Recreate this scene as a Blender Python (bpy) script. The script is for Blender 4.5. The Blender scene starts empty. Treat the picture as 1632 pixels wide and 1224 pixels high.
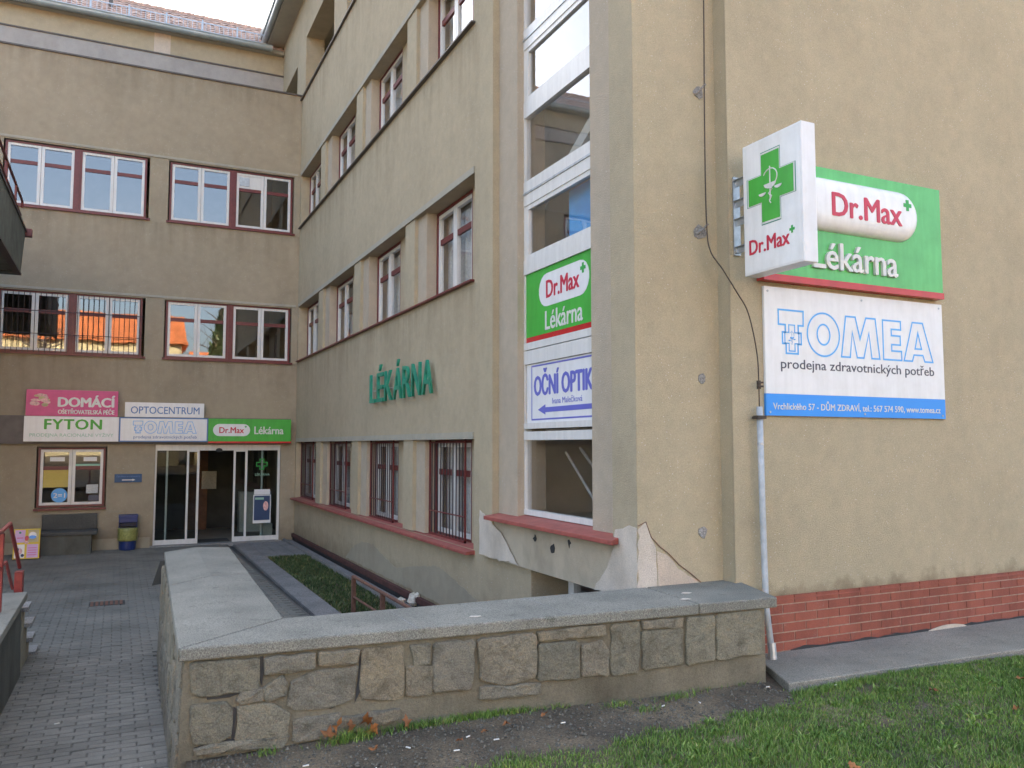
import bpy, math, random
import numpy as np
from mathutils import Vector, Matrix
random.seed(7); RNG = np.random.default_rng(11)
scene = bpy.context.scene
C = scene.collection
PI = math.pi

# ------------------------------------------------------------------ camera, sky, sun, exposure
cam = bpy.data.cameras.new('camera'); cam.sensor_width = 36; cam.lens = 1310 / 1632 * 36
cam.clip_start = 0.05; cam.clip_end = 2000
camo = bpy.data.objects.new('camera', cam); C.objects.link(camo)
camo.location = (0, 0, 2.33)
camo.rotation_euler = (math.radians(90 + 4.23), 0, math.radians(-25.54))
scene.camera = camo
SUN_EL, SUN_AZ = math.radians(24), math.radians(16)     # azimuth from +Y towards +X
world = bpy.data.worlds.new("World"); scene.world = world; world.use_nodes = True
wn = world.node_tree; wn.nodes.clear()
sky = wn.nodes.new('ShaderNodeTexSky'); sky.sky_type = 'NISHITA'; sky.sun_disc = False
sky.sun_elevation = SUN_EL; sky.sun_rotation = SUN_AZ
sky.air_density = 1.0; sky.dust_density = 5.0; sky.ozone_density = 1.0
hs = wn.nodes.new('ShaderNodeHueSaturation'); hs.inputs['Saturation'].default_value = 0.82
bg = wn.nodes.new('ShaderNodeBackground'); bg.inputs['Strength'].default_value = 0.15
wo = wn.nodes.new('ShaderNodeOutputWorld')
wn.links.new(sky.outputs[0], hs.inputs['Color']); wn.links.new(hs.outputs[0], bg.inputs['Color'])
wn.links.new(bg.outputs[0], wo.inputs['Surface'])
sl = bpy.data.lights.new('sun', 'SUN'); sl.energy = 3.5; sl.angle = math.radians(0.5); sl.color = (1, 0.93, 0.82)
so = bpy.data.objects.new('sun', sl); C.objects.link(so)
sd = Vector((math.sin(SUN_AZ) * math.cos(SUN_EL), math.cos(SUN_AZ) * math.cos(SUN_EL), math.sin(SUN_EL)))
so.rotation_euler = (-sd).to_track_quat('-Z', 'Y').to_euler(); so.location = (20, 60, 40)
vs = scene.view_settings
vs.view_transform = 'Standard'; vs.look = 'None'; vs.gamma = 1; vs.use_curve_mapping = False
vs.exposure = 2.5

# ------------------------------------------------------------------ materials
def _m(name):
    m = bpy.data.materials.new(name); m.use_nodes = True
    nt = m.node_tree; return m, nt, nt.nodes['Principled BSDF']
def N(nt, t, **k):
    n = nt.nodes.new(t)
    for a, b in k.items(): setattr(n, a, b)
    return n
def noise(nt, sc, det=4, rough=.55, dist=0, vec=None):
    n = N(nt, 'ShaderNodeTexNoise'); n.inputs['Scale'].default_value = sc; n.inputs['Detail'].default_value = det
    n.inputs['Roughness'].default_value = rough; n.inputs['Distortion'].default_value = dist
    if vec is None:
        vec = coords(nt)
    nt.links.new(vec, n.inputs['Vector']); return n.outputs['Fac']
def coords(nt, scale=None):
    g = nt.nodes.get('geo') or N(nt, 'ShaderNodeTexCoord', name='geo')
    o = g.outputs['Object']
    if scale:
        mp = N(nt, 'ShaderNodeMapping'); mp.inputs['Scale'].default_value = scale
        nt.links.new(o, mp.inputs['Vector']); return mp.outputs[0]
    return o
def ramp(nt, fac, stops):
    r = N(nt, 'ShaderNodeValToRGB'); el = r.color_ramp.elements
    while len(el) < len(stops): el.new(0.5)
    for e, (p, c) in zip(el, stops):
        e.position = p; e.color = (*c, 1) if len(c) == 3 else c
    nt.links.new(fac, r.inputs[0]); return r.outputs[0]
def mixc(nt, fac, a, b, mode='MIX'):
    n = N(nt, 'ShaderNodeMix', data_type='RGBA', blend_type=mode)
    for s, v in ((0, fac), (6, a), (7, b)):
        if hasattr(v, 'is_linked') or hasattr(v, 'links'): nt.links.new(v, n.inputs[s])
        elif s == 0: n.inputs[0].default_value = v
        else: n.inputs[s].default_value = (*v, 1)
    return n.outputs[2]
def bump(nt, bs, h, dist=.01, strength=.6):
    b = N(nt, 'ShaderNodeBump'); b.inputs['Distance'].default_value = dist; b.inputs['Strength'].default_value = strength
    nt.links.new(h, b.inputs['Height']); nt.links.new(b.outputs[0], bs.inputs['Normal'])
def objrand(nt):
    return N(nt, 'ShaderNodeObjectInfo').outputs['Random']
def simple(name, col, rough=.6, var=.12, nsc=14, metal=0, bmp=0, rnd=0, spec=.5, grime=0):
    m, nt, bs = _m(name)
    c2 = tuple(x * (1 - var) for x in col); c1 = tuple(min(1, x * (1 + var)) for x in col)
    o = ramp(nt, noise(nt, nsc, 5), [(.3, c2), (.7, c1)])
    if rnd:
        rr = ramp(nt, objrand(nt), [(0, (1 - rnd,) * 3), (1, (1,) * 3)]); o = mixc(nt, 1, o, rr, 'MULTIPLY')
    if grime:
        st = ramp(nt, noise(nt, 1.0, 5, .65, 0, coords(nt, (14, 14, 1.6))), [(.38, (1, 1, 1)), (.8, (1 - grime,) * 3)])
        o = mixc(nt, 1, o, st, 'MULTIPLY')
        s2 = ramp(nt, noise(nt, 5, 6, .7), [(.45, (1, 1, 1)), (.75, (1 - grime * .7, 1 - grime * .75, 1 - grime * .9))]); o = mixc(nt, 1, o, s2, 'MULTIPLY')
    nt.links.new(o, bs.inputs['Base Color'])
    bs.inputs['Roughness'].default_value = rough; bs.inputs['Metallic'].default_value = metal
    bs.inputs['Specular IOR Level'].default_value = spec
    if bmp: bump(nt, bs, noise(nt, nsc * 6, 4), .004, bmp)
    return m
def plaster(name, col, stain=(.75, .74, .72), speck=True, streak=.25, dirt_low=None, bmp=.8, grain=260, wid=.4, sills=()):
    m, nt, bs = _m(name)
    base = ramp(nt, noise(nt, 1.1, 6, .6, .4), [(.25, tuple(x * .92 for x in col)), (.5, col), (.8, tuple(x * 1.05 for x in col))])
    med = ramp(nt, noise(nt, 7, 5), [(.3, (.93, .93, .93)), (.7, (1.05, 1.04, 1.02))])
    o = mixc(nt, 1, base, med, 'MULTIPLY')
    st = ramp(nt, noise(nt, 1.0, 5, .6, 0, coords(nt, (1.6, 1.6, .9))), [(.46, (1, 1, 1)), (.8, stain)])
    o = mixc(nt, min(1, streak * 2), o, st, 'MULTIPLY')
    fg = ramp(nt, noise(nt, grain * .5, 4, .85), [(.3, (.72, .72, .72)), (.7, (1.22, 1.22, 1.22))])
    o = mixc(nt, .8, o, fg, 'MULTIPLY')
    if speck:
        v = N(nt, 'ShaderNodeTexVoronoi'); v.inputs['Scale'].default_value = 26; nt.links.new(coords(nt), v.inputs['Vector'])
        s = ramp(nt, v.outputs['Distance'], [(.085, (1, 1, 1)), (.12, (0, 0, 0))])
        msk = ramp(nt, noise(nt, 2.3, 3), [(.40, (.12, .12, .12)), (.60, (1, 1, 1))])
        f = mixc(nt, 1, s, msk, 'MULTIPLY')
        o = mixc(nt, f, o, (.72, .70, .66))
    for zs in sills:      # rain streaks running down from each sill line
        sx = N(nt, 'ShaderNodeSeparateXYZ'); nt.links.new(coords(nt), sx.inputs[0])
        mr = N(nt, 'ShaderNodeMapRange'); mr.inputs[1].default_value = zs - 1.0; mr.inputs[2].default_value = zs; nt.links.new(sx.outputs['Z'], mr.inputs[0])
        lt = N(nt, 'ShaderNodeMath', operation='LESS_THAN'); lt.inputs[1].default_value = zs; nt.links.new(sx.outputs['Z'], lt.inputs[0])
        nz = ramp(nt, noise(nt, 1.0, 4, .6, 0, coords(nt, (5, 5, .45))), [(.40, (0, 0, 0)), (.72, (1, 1, 1))])
        a1 = mixc(nt, 1, mr.outputs[0], lt.outputs[0], 'MULTIPLY'); a2 = mixc(nt, 1, a1, nz, 'MULTIPLY')
        o = mixc(nt, a2, o, mixc(nt, 1, o, (.76, .74, .71), 'MULTIPLY'))
    if dirt_low is not None:
        sx = N(nt, 'ShaderNodeSeparateXYZ'); nt.links.new(coords(nt), sx.inputs[0])
        ad = N(nt, 'ShaderNodeMath', operation='ADD'); nn = N(nt, 'ShaderNodeMath', operation='MULTIPLY'); nn.inputs[1].default_value = .5
        nt.links.new(noise(nt, 3.5, 5), nn.inputs[0]); nt.links.new(nn.outputs[0], ad.inputs[0]); nt.links.new(sx.outputs['Z'], ad.inputs[1])
        mr = N(nt, 'ShaderNodeMapRange'); mr.inputs[1].default_value = dirt_low + .22; mr.inputs[2].default_value = dirt_low + .22 + wid
        nt.links.new(ad.outputs[0], mr.inputs[0])
        d = ramp(nt, mr.outputs[0], [(0, (.56, .53, .50)), (1, (1, 1, 1))]); o = mixc(nt, 1, o, d, 'MULTIPLY')
    nt.links.new(o, bs.inputs['Base Color']); bs.inputs['Roughness'].default_value = .92
    bs.inputs['Specular IOR Level'].default_value = .25
    bump(nt, bs, noise(nt, 110, 4, .75), .016, bmp)
    return m
def granite(name, col, sc=220):
    m, nt, bs = _m(name)
    a = ramp(nt, noise(nt, sc, 3, .8), [(.36, tuple(x * .5 for x in col)), (.5, col), (.64, tuple(min(1, x * 1.6) for x in col))])
    b = ramp(nt, noise(nt, 2.2, 6), [(.3, (.74, .74, .73)), (.7, (1.1, 1.08, 1.05))])
    o = mixc(nt, 1, a, b, 'MULTIPLY')
    l = ramp(nt, noise(nt, 9, 6, .7), [(.58, (1, 1, 1)), (.72, (.62, .63, .6))]); o = mixc(nt, 1, o, l, 'MULTIPLY')
    nt.links.new(o, bs.inputs['Base Color']); bs.inputs['Roughness'].default_value = .85
    bump(nt, bs, noise(nt, sc * .6, 4, .7), .006, .6)
    return m
def stone(name):
    m, nt, bs = _m(name)
    r = objrand(nt)
    base = ramp(nt, r, [(0, (.215, .20, .155)), (.3, (.29, .265, .20)), (.55, (.25, .232, .19)), (.8, (.31, .265, .19)), (1, (.215, .198, .16))])
    ad = N(nt, 'ShaderNodeVectorMath', operation='ADD'); nt.links.new(coords(nt), ad.inputs[0]); nt.links.new(r, ad.inputs[1])
    g = ramp(nt, noise(nt, 120, 4, .85, 0, ad.outputs[0]), [(.34, (.5, .5, .5)), (.66, (1.5, 1.48, 1.42))])
    o = mixc(nt, .85, base, g, 'MULTIPLY')
    b = ramp(nt, noise(nt, 8, 6, .65, .6, ad.outputs[0]), [(.3, (.55, .53, .5)), (.52, (1, 1, 1)), (.75, (1.25, 1.15, .98))]); o = mixc(nt, .85, o, b, 'MULTIPLY')
    nt.links.new(o, bs.inputs['Base Color']); bs.inputs['Roughness'].default_value = .9
    h = noise(nt, 16, 9, .72, .3, ad.outputs[0]); bump(nt, bs, h, .06, .9)
    return m
def pane_mat(name, ior, tint=(1, 1, 1)):
    m, nt, bs = _m(name); nt.nodes.remove(bs)
    out = nt.nodes['Material Output']
    fr = N(nt, 'ShaderNodeFresnel'); fr.inputs['IOR'].default_value = ior
    tr = N(nt, 'ShaderNodeBsdfTransparent'); tr.inputs[0].default_value = (*[.94 * t for t in tint], 1)
    gl = N(nt, 'ShaderNodeBsdfGlossy'); gl.inputs['Roughness'].default_value = 0.004; gl.inputs[0].default_value = (.95, .97, 1, 1)
    bm = N(nt, 'ShaderNodeBump'); bm.inputs['Distance'].default_value = .02; bm.inputs['Strength'].default_value = .035
    nt.links.new(noise(nt, 1.6, 2), bm.inputs['Height']); nt.links.new(bm.outputs[0], gl.inputs['Normal'])
    mx = N(nt, 'ShaderNodeMixShader'); ge = N(nt, 'ShaderNodeNewGeometry'); sb = N(nt, 'ShaderNodeMath', operation='SUBTRACT'); sb.inputs[0].default_value = 1; nt.links.new(ge.outputs['Backfacing'], sb.inputs[1])
    mu = N(nt, 'ShaderNodeMath', operation='MULTIPLY'); nt.links.new(fr.outputs[0], mu.inputs[0]); nt.links.new(sb.outputs[0], mu.inputs[1])
    nt.links.new(mu.outputs[0], mx.inputs[0]); nt.links.new(tr.outputs[0], mx.inputs[1]); nt.links.new(gl.outputs[0], mx.inputs[2])
    nt.links.new(mx.outputs[0], out.inputs['Surface']); return m

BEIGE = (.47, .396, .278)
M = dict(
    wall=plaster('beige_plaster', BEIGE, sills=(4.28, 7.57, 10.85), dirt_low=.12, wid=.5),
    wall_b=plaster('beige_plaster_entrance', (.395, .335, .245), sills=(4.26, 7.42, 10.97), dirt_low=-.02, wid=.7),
    wall_r=plaster('beige_plaster_front', (.495, .427, .298), dirt_low=1.02, wid=.16, streak=.15),
    yellow=plaster('yellow_plaster', (.47, .402, .285), speck=False, streak=.2),
    pink=plaster('rough_pinkish_plaster', (.49, .418, .325), speck=True, streak=.08, grain=200),
    bare=plaster('bare_patch_plaster', (.68, .61, .53), stain=(.55, .53, .5), speck=False, streak=.5, grain=150),
    peach=plaster('peach_patch_plaster', (.64, .54, .44), speck=False, streak=.3, grain=150),
    dirty=plaster('streaked_plaster', (.54, .475, .37), stain=(.45, .43, .4), speck=False, streak=.45),
    cement=plaster('cement_patch', (.40, .355, .27), speck=False, streak=.3),
    band=plaster('grey_band_plaster', (.42, .39, .36), speck=False, streak=.35),
    lintel=plaster('lintel_plaster', (.43, .40, .33), speck=False, streak=.2),
    edge=plaster('chipped_edge', (.62, .58, .52), speck=False),
    red=simple('dark_red_paint', (.14, .025, .024), .45, .2, 20),
    redsill=simple('red_sill_paint', (.31, .08, .065), .55, .22, 9, bmp=.2),
    dkedge=simple('dark_flashing', (.10, .085, .075), .6, .2, 10),
    white=simple('white_frame', (.70, .69, .67), .35, .05, 5, grime=.18),
    whitepaint=simple('white_sign_face', (.75, .75, .76), .3, .03, 4, grime=.10),
    whiteglossy=simple('white_plastic', (.80, .80, .80), .22, .03, 3, grime=.12),
    dark=simple('dark_interior', (.055, .055, .052), .8, .2, 3),
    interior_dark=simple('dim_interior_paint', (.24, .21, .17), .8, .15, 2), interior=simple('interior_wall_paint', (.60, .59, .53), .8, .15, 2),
    curtain=simple('net_curtain', (.50, .51, .50), .9, .15, 30),
    bluebl=simple('blue_board', (.06, .40, .85), .6, .1, 4),
    pane=pane_mat('window_pane', 1.9), paneb=pane_mat('window_pane_reflective', 2.25),
    panet=pane_mat('stair_pane', 2.8), paned=pane_mat('door_pane', 1.5, (.8, .85, .84)),
    green=simple('green_sign', (.06, .42, .05), .4, .04, 3, grime=.2),
    green2=simple('green_sign_sheet', (.11, .47, .12), .22, .05, 3, grime=.2),  # paler than the other sign green: washed-out sky reflection put into the colour
    green_letter=simple('green_metal_letter', (.02, .24, .15), .45, .18, 12),
    greenprint=simple('green_print', (.03, .35, .06), .4, .03, 3),
    dkgreen=simple('dark_green_print', (.02, .22, .16), .4, .03, 3),
    redprint=simple('red_print', (.52, .02, .055), .35, .03, 3),
    redstrip=simple('red_strip', (.48, .03, .03), .25, .12, 6),
    blueprint=simple('light_blue_print', (.10, .38, .78), .4, .03, 3),
    bluestrip=simple('blue_strip', (.03, .27, .78), .35, .03, 3),
    violet=simple('violet_print', (.13, .14, .50), .45, .04, 3),
    navy=simple('navy_print', (.02, .05, .13), .5, .1, 3),
    signblue=simple('small_blue_sign', (.02, .07, .17), .5, .1, 4),
    optblue=simple('steel_blue_print', (.09, .19, .42), .45, .04, 3),
    ink=simple('dark_ink', (.07, .07, .10), .5, .04, 3),
    palegreen=simple('pale_green_print', (.28, .50, .38), .5, .04, 3),
    leafgreen=simple('leaf_green_print', (.07, .36, .03), .5, .04, 3),
    pinksign=simple('pink_sign', (.60, .07, .22), .45, .10, 5),
    skin=simple('pale_pink_print', (.72, .42, .40), .5, .35, 26),
    lilac=simple('lilac_print', (.62, .40, .66), .5, .05, 5),
    yellowp=simple('yellow_print', (.72, .52, .04), .5, .05, 5),
    galv=simple('galvanised_steel', (.42, .45, .48), .42, .2, 18, metal=.6),
    gutter=simple('zinc_gutter', (.34, .38, .38), .45, .15, 3, metal=.3),
    pipe=simple('painted_pipe', (.40, .43, .46), .5, .15, 16),
    wire=simple('rusty_wire', (.055, .04, .03), .7, .3, 30),
    rust=simple('rusty_rail', (.16, .075, .05), .7, .35, 22),
    redrail=simple('red_rail_paint', (.22, .02, .018), .45, .2, 14),
    basered=simple('dull_base_paint', (.075, .028, .024), .8, .3, 6),
    black=simple('black_iron', (.035, .022, .024), .5, .2, 14),
    balcony=simple('weathered_green_panel', (.10, .115, .10), .7, .35, 5),
    granite=granite('granite_coping', (.215, .21, .182), 130), fascia=simple('dark_grey_fascia', (.15, .13, .115), .8, .2, 4), mossy=plaster('stained_wall', (.16, .16, .14), stain=(.4, .4, .38), speck=False, streak=.5),
    concrete=granite('concrete', (.26, .255, .25), 90),
    paving=granite('pavement_concrete', (.27, .25, .212), 120),
    benchm=granite('dark_bench_concrete', (.09, .09, .085), 60),
    stone=stone('wall_stone'),
    mortar=plaster('wall_mortar', (.28, .25, .185), stain=(.38, .36, .33), speck=False, streak=.5, grain=90, bmp=1.0),
    paver=simple('grey_paver', (.135, .14, .142), .85, .22, 45, bmp=.7, rnd=.22),
    joint=simple('sandy_joint', (.11, .105, .095), .95, .3, 40, bmp=.5),
    brick=None,
    brickjoint=simple('brick_mortar', (.36, .26, .21), .9, .25, 30),
    tar=simple('black_bitumen', (.03, .03, .032), .7, .3, 12),
    leaf=simple('fallen_leaf', (.34, .13, .04), .7, .35, 40, rnd=.4),
    butt=simple('cigarette_paper', (.75, .72, .66), .8, .1, 60),
    bin=simple('blue_bin_plastic', (.012, .03, .14), .4, .15, 8),
    bag=simple('yellow_bag', (.27, .28, .09), .35, .3, 26),
    wood=simple('brown_wood', (.14, .055, .025), .6, .3, 6),
    tile=simple('roof_tile', (.50, .33, .26), .8, .3, 9, bmp=.4),  # tone paled to carry the glare over the roof in its colour
    orange_tile=simple('orange_roof_tile', (.60, .17, .05), .8, .3, 2),
    cream=plaster('cream_render', (.62, .52, .30), speck=False),
    bark=simple('tree_bark', (.12, .09, .07), .9, .3, 12),
    conifer=simple('dark_foliage', (.03, .06, .03), .8, .4, 3),
    chunk=simple('plaster_rubble', (.62, .57, .48), .9, .2, 30, bmp=.6),
    yardconc=granite('yard_concrete', (.22, .215, .215), 70),
)
def ground_mat():
    m, nt, bs = _m('earth_ground')
    a = ramp(nt, noise(nt, 1.6, 6, .6), [(.36, (.085, .068, .048)), (.5, (.17, .13, .086)), (.66, (.27, .205, .13))])
    b = ramp(nt, noise(nt, 70, 5, .75), [(.32, (.45, .45, .45)), (.5, (1, 1, 1)), (.68, (1.8, 1.8, 1.75))])
    o = mixc(nt, 1, a, b, 'MULTIPLY')
    nt.links.new(o, bs.inputs['Base Color']); bs.inputs['Roughness'].default_value = .95
    bump(nt, bs, noise(nt, 60, 6, .75), .03, 1); return m
def paver_mat():
    m, nt, bs = _m('grey_paver')
    ge = N(nt, 'ShaderNodeNewGeometry').outputs['Position']
    o = ramp(nt, noise(nt, 1.3, 6, .62, .3, ge), [(.32, (.13, .124, .106)), (.5, (.178, .170, .147)), (.7, (.225, .212, .18))])
    rr = ramp(nt, objrand(nt), [(0, (.84,) * 3), (1, (1.08,) * 3)]); o = mixc(nt, 1, o, rr, 'MULTIPLY')
    g_ = ramp(nt, noise(nt, 130, 3, .8, 0, ge), [(.32, (.75,) * 3), (.68, (1.28,) * 3)]); o = mixc(nt, 1, o, g_, 'MULTIPLY')
    nt.links.new(o, bs.inputs['Base Color']); bs.inputs['Roughness'].default_value = .88
    bump(nt, bs, noise(nt, 160, 4, .7, 0, ge), .005, .6); return m
def grass_mat(name, c0, c1, c2):
    m, nt, bs = _m(name)
    at = N(nt, 'ShaderNodeAttribute', attribute_name='tone')
    o = ramp(nt, at.outputs['Fac'], [(0, c0), (.6, c1), (.93, c2), (1, (.30, .26, .12))])
    p = ramp(nt, noise(nt, 2.2, 5), [(.3, (.62, .68, .66)), (.7, (1.25, 1.2, 1.1))]); o = mixc(nt, 1, o, p, 'MULTIPLY')
    nt.links.new(o, bs.inputs['Base Color']); bs.inputs['Roughness'].default_value = .55
    bs.inputs['Specular IOR Level'].default_value = .3
    bs.inputs['Subsurface Weight'].default_value = 0
    return m
M['earth'] = ground_mat(); M['paver'] = paver_mat()
def brick_mat():
    m, nt, bs = _m('plinth_brick'); ge = N(nt, 'ShaderNodeNewGeometry').outputs['Position']
    o = ramp(nt, objrand(nt), [(0, (.25, .07, .045)), (.4, (.29, .082, .052)), (.75, (.32, .095, .06)), (1, (.27, .08, .055))])
    mp = N(nt, 'ShaderNodeMapping'); mp.inputs['Scale'].default_value = (2.2, 2.2, .5); nt.links.new(ge, mp.inputs['Vector'])
    st = ramp(nt, noise(nt, 1.6, 5, .6, 0, mp.outputs[0]), [(.42, (1, 1, 1)), (.68, (.66, .64, .62))]); o = mixc(nt, 1, o, st, 'MULTIPLY')
    sl_ = ramp(nt, noise(nt, 9, 6, .75, .4, ge), [(.62, (0, 0, 0)), (.74, (.5, .5, .5))]); o = mixc(nt, sl_, o, (.45, .36, .30))
    g_ = ramp(nt, noise(nt, 90, 3, .8, 0, ge), [(.3, (.82,) * 3), (.7, (1.18,) * 3)]); o = mixc(nt, 1, o, g_, 'MULTIPLY')
    nt.links.new(o, bs.inputs['Base Color']); bs.inputs['Roughness'].default_value = .8
    bump(nt, bs, noise(nt, 60, 4, .7, 0, ge), .006, .6); return m
M['brick'] = brick_mat()
M['grass'] = grass_mat('lawn_grass', (.055, .11, .018), (.14, .25, .045), (.28, .38, .11))
M['yardgrass'] = grass_mat('yard_grass', (.03, .05, .018), (.06, .10, .032), (.15, .17, .07))

# ------------------------------------------------------------------ mesh builder
class MB:
    def __init__(s): s.v = []; s.f = []
    def add(s, vs, fs):
        o = len(s.v); s.v += [tuple(p) for p in vs]; s.f += [tuple(i + o for i in f) for f in fs]; return s
    def box(s, x0, y0, z0, x1, y1, z1):
        return s.add([(x0, y0, z0), (x1, y0, z0), (x1, y1, z0), (x0, y1, z0), (x0, y0, z1), (x1, y0, z1), (x1, y1, z1), (x0, y1, z1)],
                     [(0, 3, 2, 1), (4, 5, 6, 7), (0, 1, 5, 4), (1, 2, 6, 5), (2, 3, 7, 6), (3, 0, 4, 7)])
    def hexa(s, p):   # 8 points, bottom 4 then top 4
        return s.add(p, [(0, 3, 2, 1), (4, 5, 6, 7), (0, 1, 5, 4), (1, 2, 6, 5), (2, 3, 7, 6), (3, 0, 4, 7)])
    def tube(s, pts, r, n=8, cap=True):
        pts = [Vector(p) for p in pts]; k = len(pts); rings = []
        up = None
        for i, p in enumerate(pts):
            t = (pts[min(i + 1, k - 1)] - pts[max(i - 1, 0)]).normalized()
            if up is None: up = Vector((0, 0, 1)) if abs(t.z) < .9 else Vector((1, 0, 0))
            a = t.cross(up).normalized(); b = a.cross(t).normalized(); up = b
            rr = r[i] if isinstance(r, (list, tuple)) else r
            rings.append([p + (a * math.cos(2 * PI * j / n) + b * math.sin(2 * PI * j / n)) * rr for j in range(n)])
        vs = [q for rg in rings for q in rg]; fs = []
        for i in range(k - 1):
            for j in range(n):
                fs.append((i * n + j, i * n + (j + 1) % n, (i + 1) * n + (j + 1) % n, (i + 1) * n + j))
        if cap: fs.append(tuple(range(n - 1, -1, -1))); fs.append(tuple((k - 1) * n + j for j in range(n)))
        return s.add(vs, fs)
    def prism(s, poly, a0, a1, axis='y'):  # poly 2D -> extrude along axis;  y: (x,z)  x: (y,z)  z: (x,y)
        def P(p, a):
            return {'y': (p[0], a, p[1]), 'x': (a, p[0], p[1]), 'z': (p[0], p[1], a)}[axis]
        n = len(poly)
        vs = [P(p, a0) for p in poly] + [P(p, a1) for p in poly]
        fs = [tuple(range(n)), tuple(range(2 * n - 1, n - 1, -1))] + [(i, (i + 1) % n + 0, (i + 1) % n + n, i + n) for i in range(n)]
        return s.add(vs, fs)
    def slab(s, us, ws, hole, a0, a1, plane):
        """sheet with openings: us, ws = cell lines; hole(i,j) -> True leaves it out; a0 front, a1 back; plane 'x' (u=y) or 'y' (u=x)"""
        P = (lambda u, w, a: (a, u, w)) if plane == 'x' else (lambda u, w, a: (u, a, w))
        nu, nw = len(us) - 1, len(ws) - 1
        sol = [[not hole((us[i] + us[i + 1]) / 2, (ws[j] + ws[j + 1]) / 2) for j in range(nw)] for i in range(nu)]
        idx = {}; vs = []; fs = []
        def V(i, j, k):
            if (i, j, k) not in idx: idx[(i, j, k)] = len(vs); vs.append(P(us[i], ws[j], (a0, a1)[k]))
            return idx[(i, j, k)]
        for i in range(nu):
            for j in range(nw):
                if not sol[i][j]: continue
                fs.append((V(i, j, 0), V(i + 1, j, 0), V(i + 1, j + 1, 0), V(i, j + 1, 0)))
                fs.append((V(i, j, 1), V(i, j + 1, 1), V(i + 1, j + 1, 1), V(i + 1, j, 1)))
                for di, dj, e in ((-1, 0, ((i, j), (i, j + 1))), (1, 0, ((i + 1, j), (i + 1, j + 1))), (0, -1, ((i, j), (i + 1, j))), (0, 1, ((i, j + 1), (i + 1, j + 1)))):
                    a, b = i + di, j + dj
                    if not (0 <= a < nu and 0 <= b < nw and sol[a][b]):
                        (p, q), (r, t) = e
                        fs.append((V(p, q, 0), V(r, t, 0), V(r, t, 1), V(p, q, 1)))
        return s.add(vs, fs)
    def mesh(s, name, m, smooth=False):
        me = bpy.data.meshes.new(name); me.from_pydata([tuple(p) for p in s.v], [], s.f); me.update()
        import bmesh
        b = bmesh.new(); b.from_mesh(me); bmesh.ops.recalc_face_normals(b, faces=b.faces); b.to_mesh(me); b.free()
        me.materials.append(m)
        if smooth: me.polygons.foreach_set('use_smooth', [True] * len(me.polygons))
        return me
def obj(name, data, m=None, parent=None, loc=None, rot=None, smooth=False, world_space=False, bevel=0, kind=None, label=None):
    me = data.mesh(name, m, smooth) if isinstance(data, MB) else data
    o = bpy.data.objects.new(name, me); C.objects.link(o)
    if parent is not None:
        o.parent = parent
        if world_space:
            w = Vector(parent.location)
            if parent.parent: w = w + parent.parent.location
            o.location = -w
    if loc is not None: o.location = loc
    if rot is not None: o.rotation_euler = rot
    if bevel:
        b = o.modifiers.new('bevel', 'BEVEL'); b.width = bevel; b.segments = 2; b.limit_method = 'ANGLE'; b.angle_limit = .6
    if kind: o['kind'] = kind
    if label: o['label'] = label
    return o
def thing(name, label, cat, loc=(0, 0, 0), rotz=0, group=None):
    o = bpy.data.objects.new(name, None); C.objects.link(o); o.empty_display_size = .2
    o.location = loc; o.rotation_euler = (0, 0, rotz); o['label'] = label; o['category'] = cat
    if group: o['group'] = group
    return o
def tag(o, label, cat, group=None):
    o['label'] = label; o['category'] = cat
    if group: o['group'] = group
    return o
def struct(name, mb, m, **k):
    o = obj(name, mb, m, **k); o['kind'] = 'structure'; return o

# lettering: built-in face turned to mesh, fitted to a box; lies in local x (right) / z (up), front towards -y
def lettering(s, x0, x1, z0, z1, depth, m, parent, y=0, weight=0.0, name='lettering', shear=0.0, spacing=1.0):
    cu = bpy.data.curves.new('txt', 'FONT'); cu.body = s; cu.extrude = .5; cu.shear = shear; cu.space_character = spacing
    cu.resolution_u = 3
    t = bpy.data.objects.new('txt', cu); C.objects.link(t)
    bpy.context.view_layer.update()
    me = bpy.data.meshes.new_from_object(t.evaluated_get(bpy.context.evaluated_depsgraph_get()))
    bpy.data.objects.remove(t); bpy.data.curves.remove(cu)
    co = np.empty(len(me.vertices) * 3); me.vertices.foreach_get('co', co); co = co.reshape(-1, 3)
    mn, mx = co.min(0), co.max(0)
    out = np.empty_like(co)
    out[:, 0] = x0 + (co[:, 0] - mn[0]) / (mx[0] - mn[0]) * (x1 - x0)
    out[:, 2] = z0 + (co[:, 1] - mn[1]) / (mx[1] - mn[1]) * (z1 - z0)
    out[:, 1] = y - (co[:, 2] - mn[2]) / max(1e-6, mx[2] - mn[2]) * depth
    me.vertices.foreach_set('co', out.ravel()); me.update(); me.materials.clear(); me.materials.append(m); me.name = name
    if weight:      # heavier strokes: the same outline repeated, shifted sideways and a hair in depth
        w = weight * (z1 - z0) * 1.1
        vs_ = [tuple(v.co) for v in me.vertices]; fs_ = [tuple(p.vertices) for p in me.polygons]; n_ = len(vs_)
        V_ = []; F_ = []
        for k_, (dx, dz) in enumerate(((0, 0), (w, 0), (-w, 0), (0, w * .5), (0, -w * .5))):
            V_ += [(a + dx, b - k_ * .00025 * (1 if b < y - depth * .5 else 0), c_ + dz) for a, b, c_ in vs_]; F_ += [tuple(i + k_ * n_ for i in f) for f in fs_]
        me = bpy.data.meshes.new(name); me.from_pydata(V_, [], F_); me.update(); me.materials.append(m)
    return obj(name, me, parent=parent)
def poly_print(pts, m, parent, y=0, depth=.002, name='print'):
    return obj(name, MB().prism(pts, y, y - depth, 'y'), m, parent)
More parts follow.
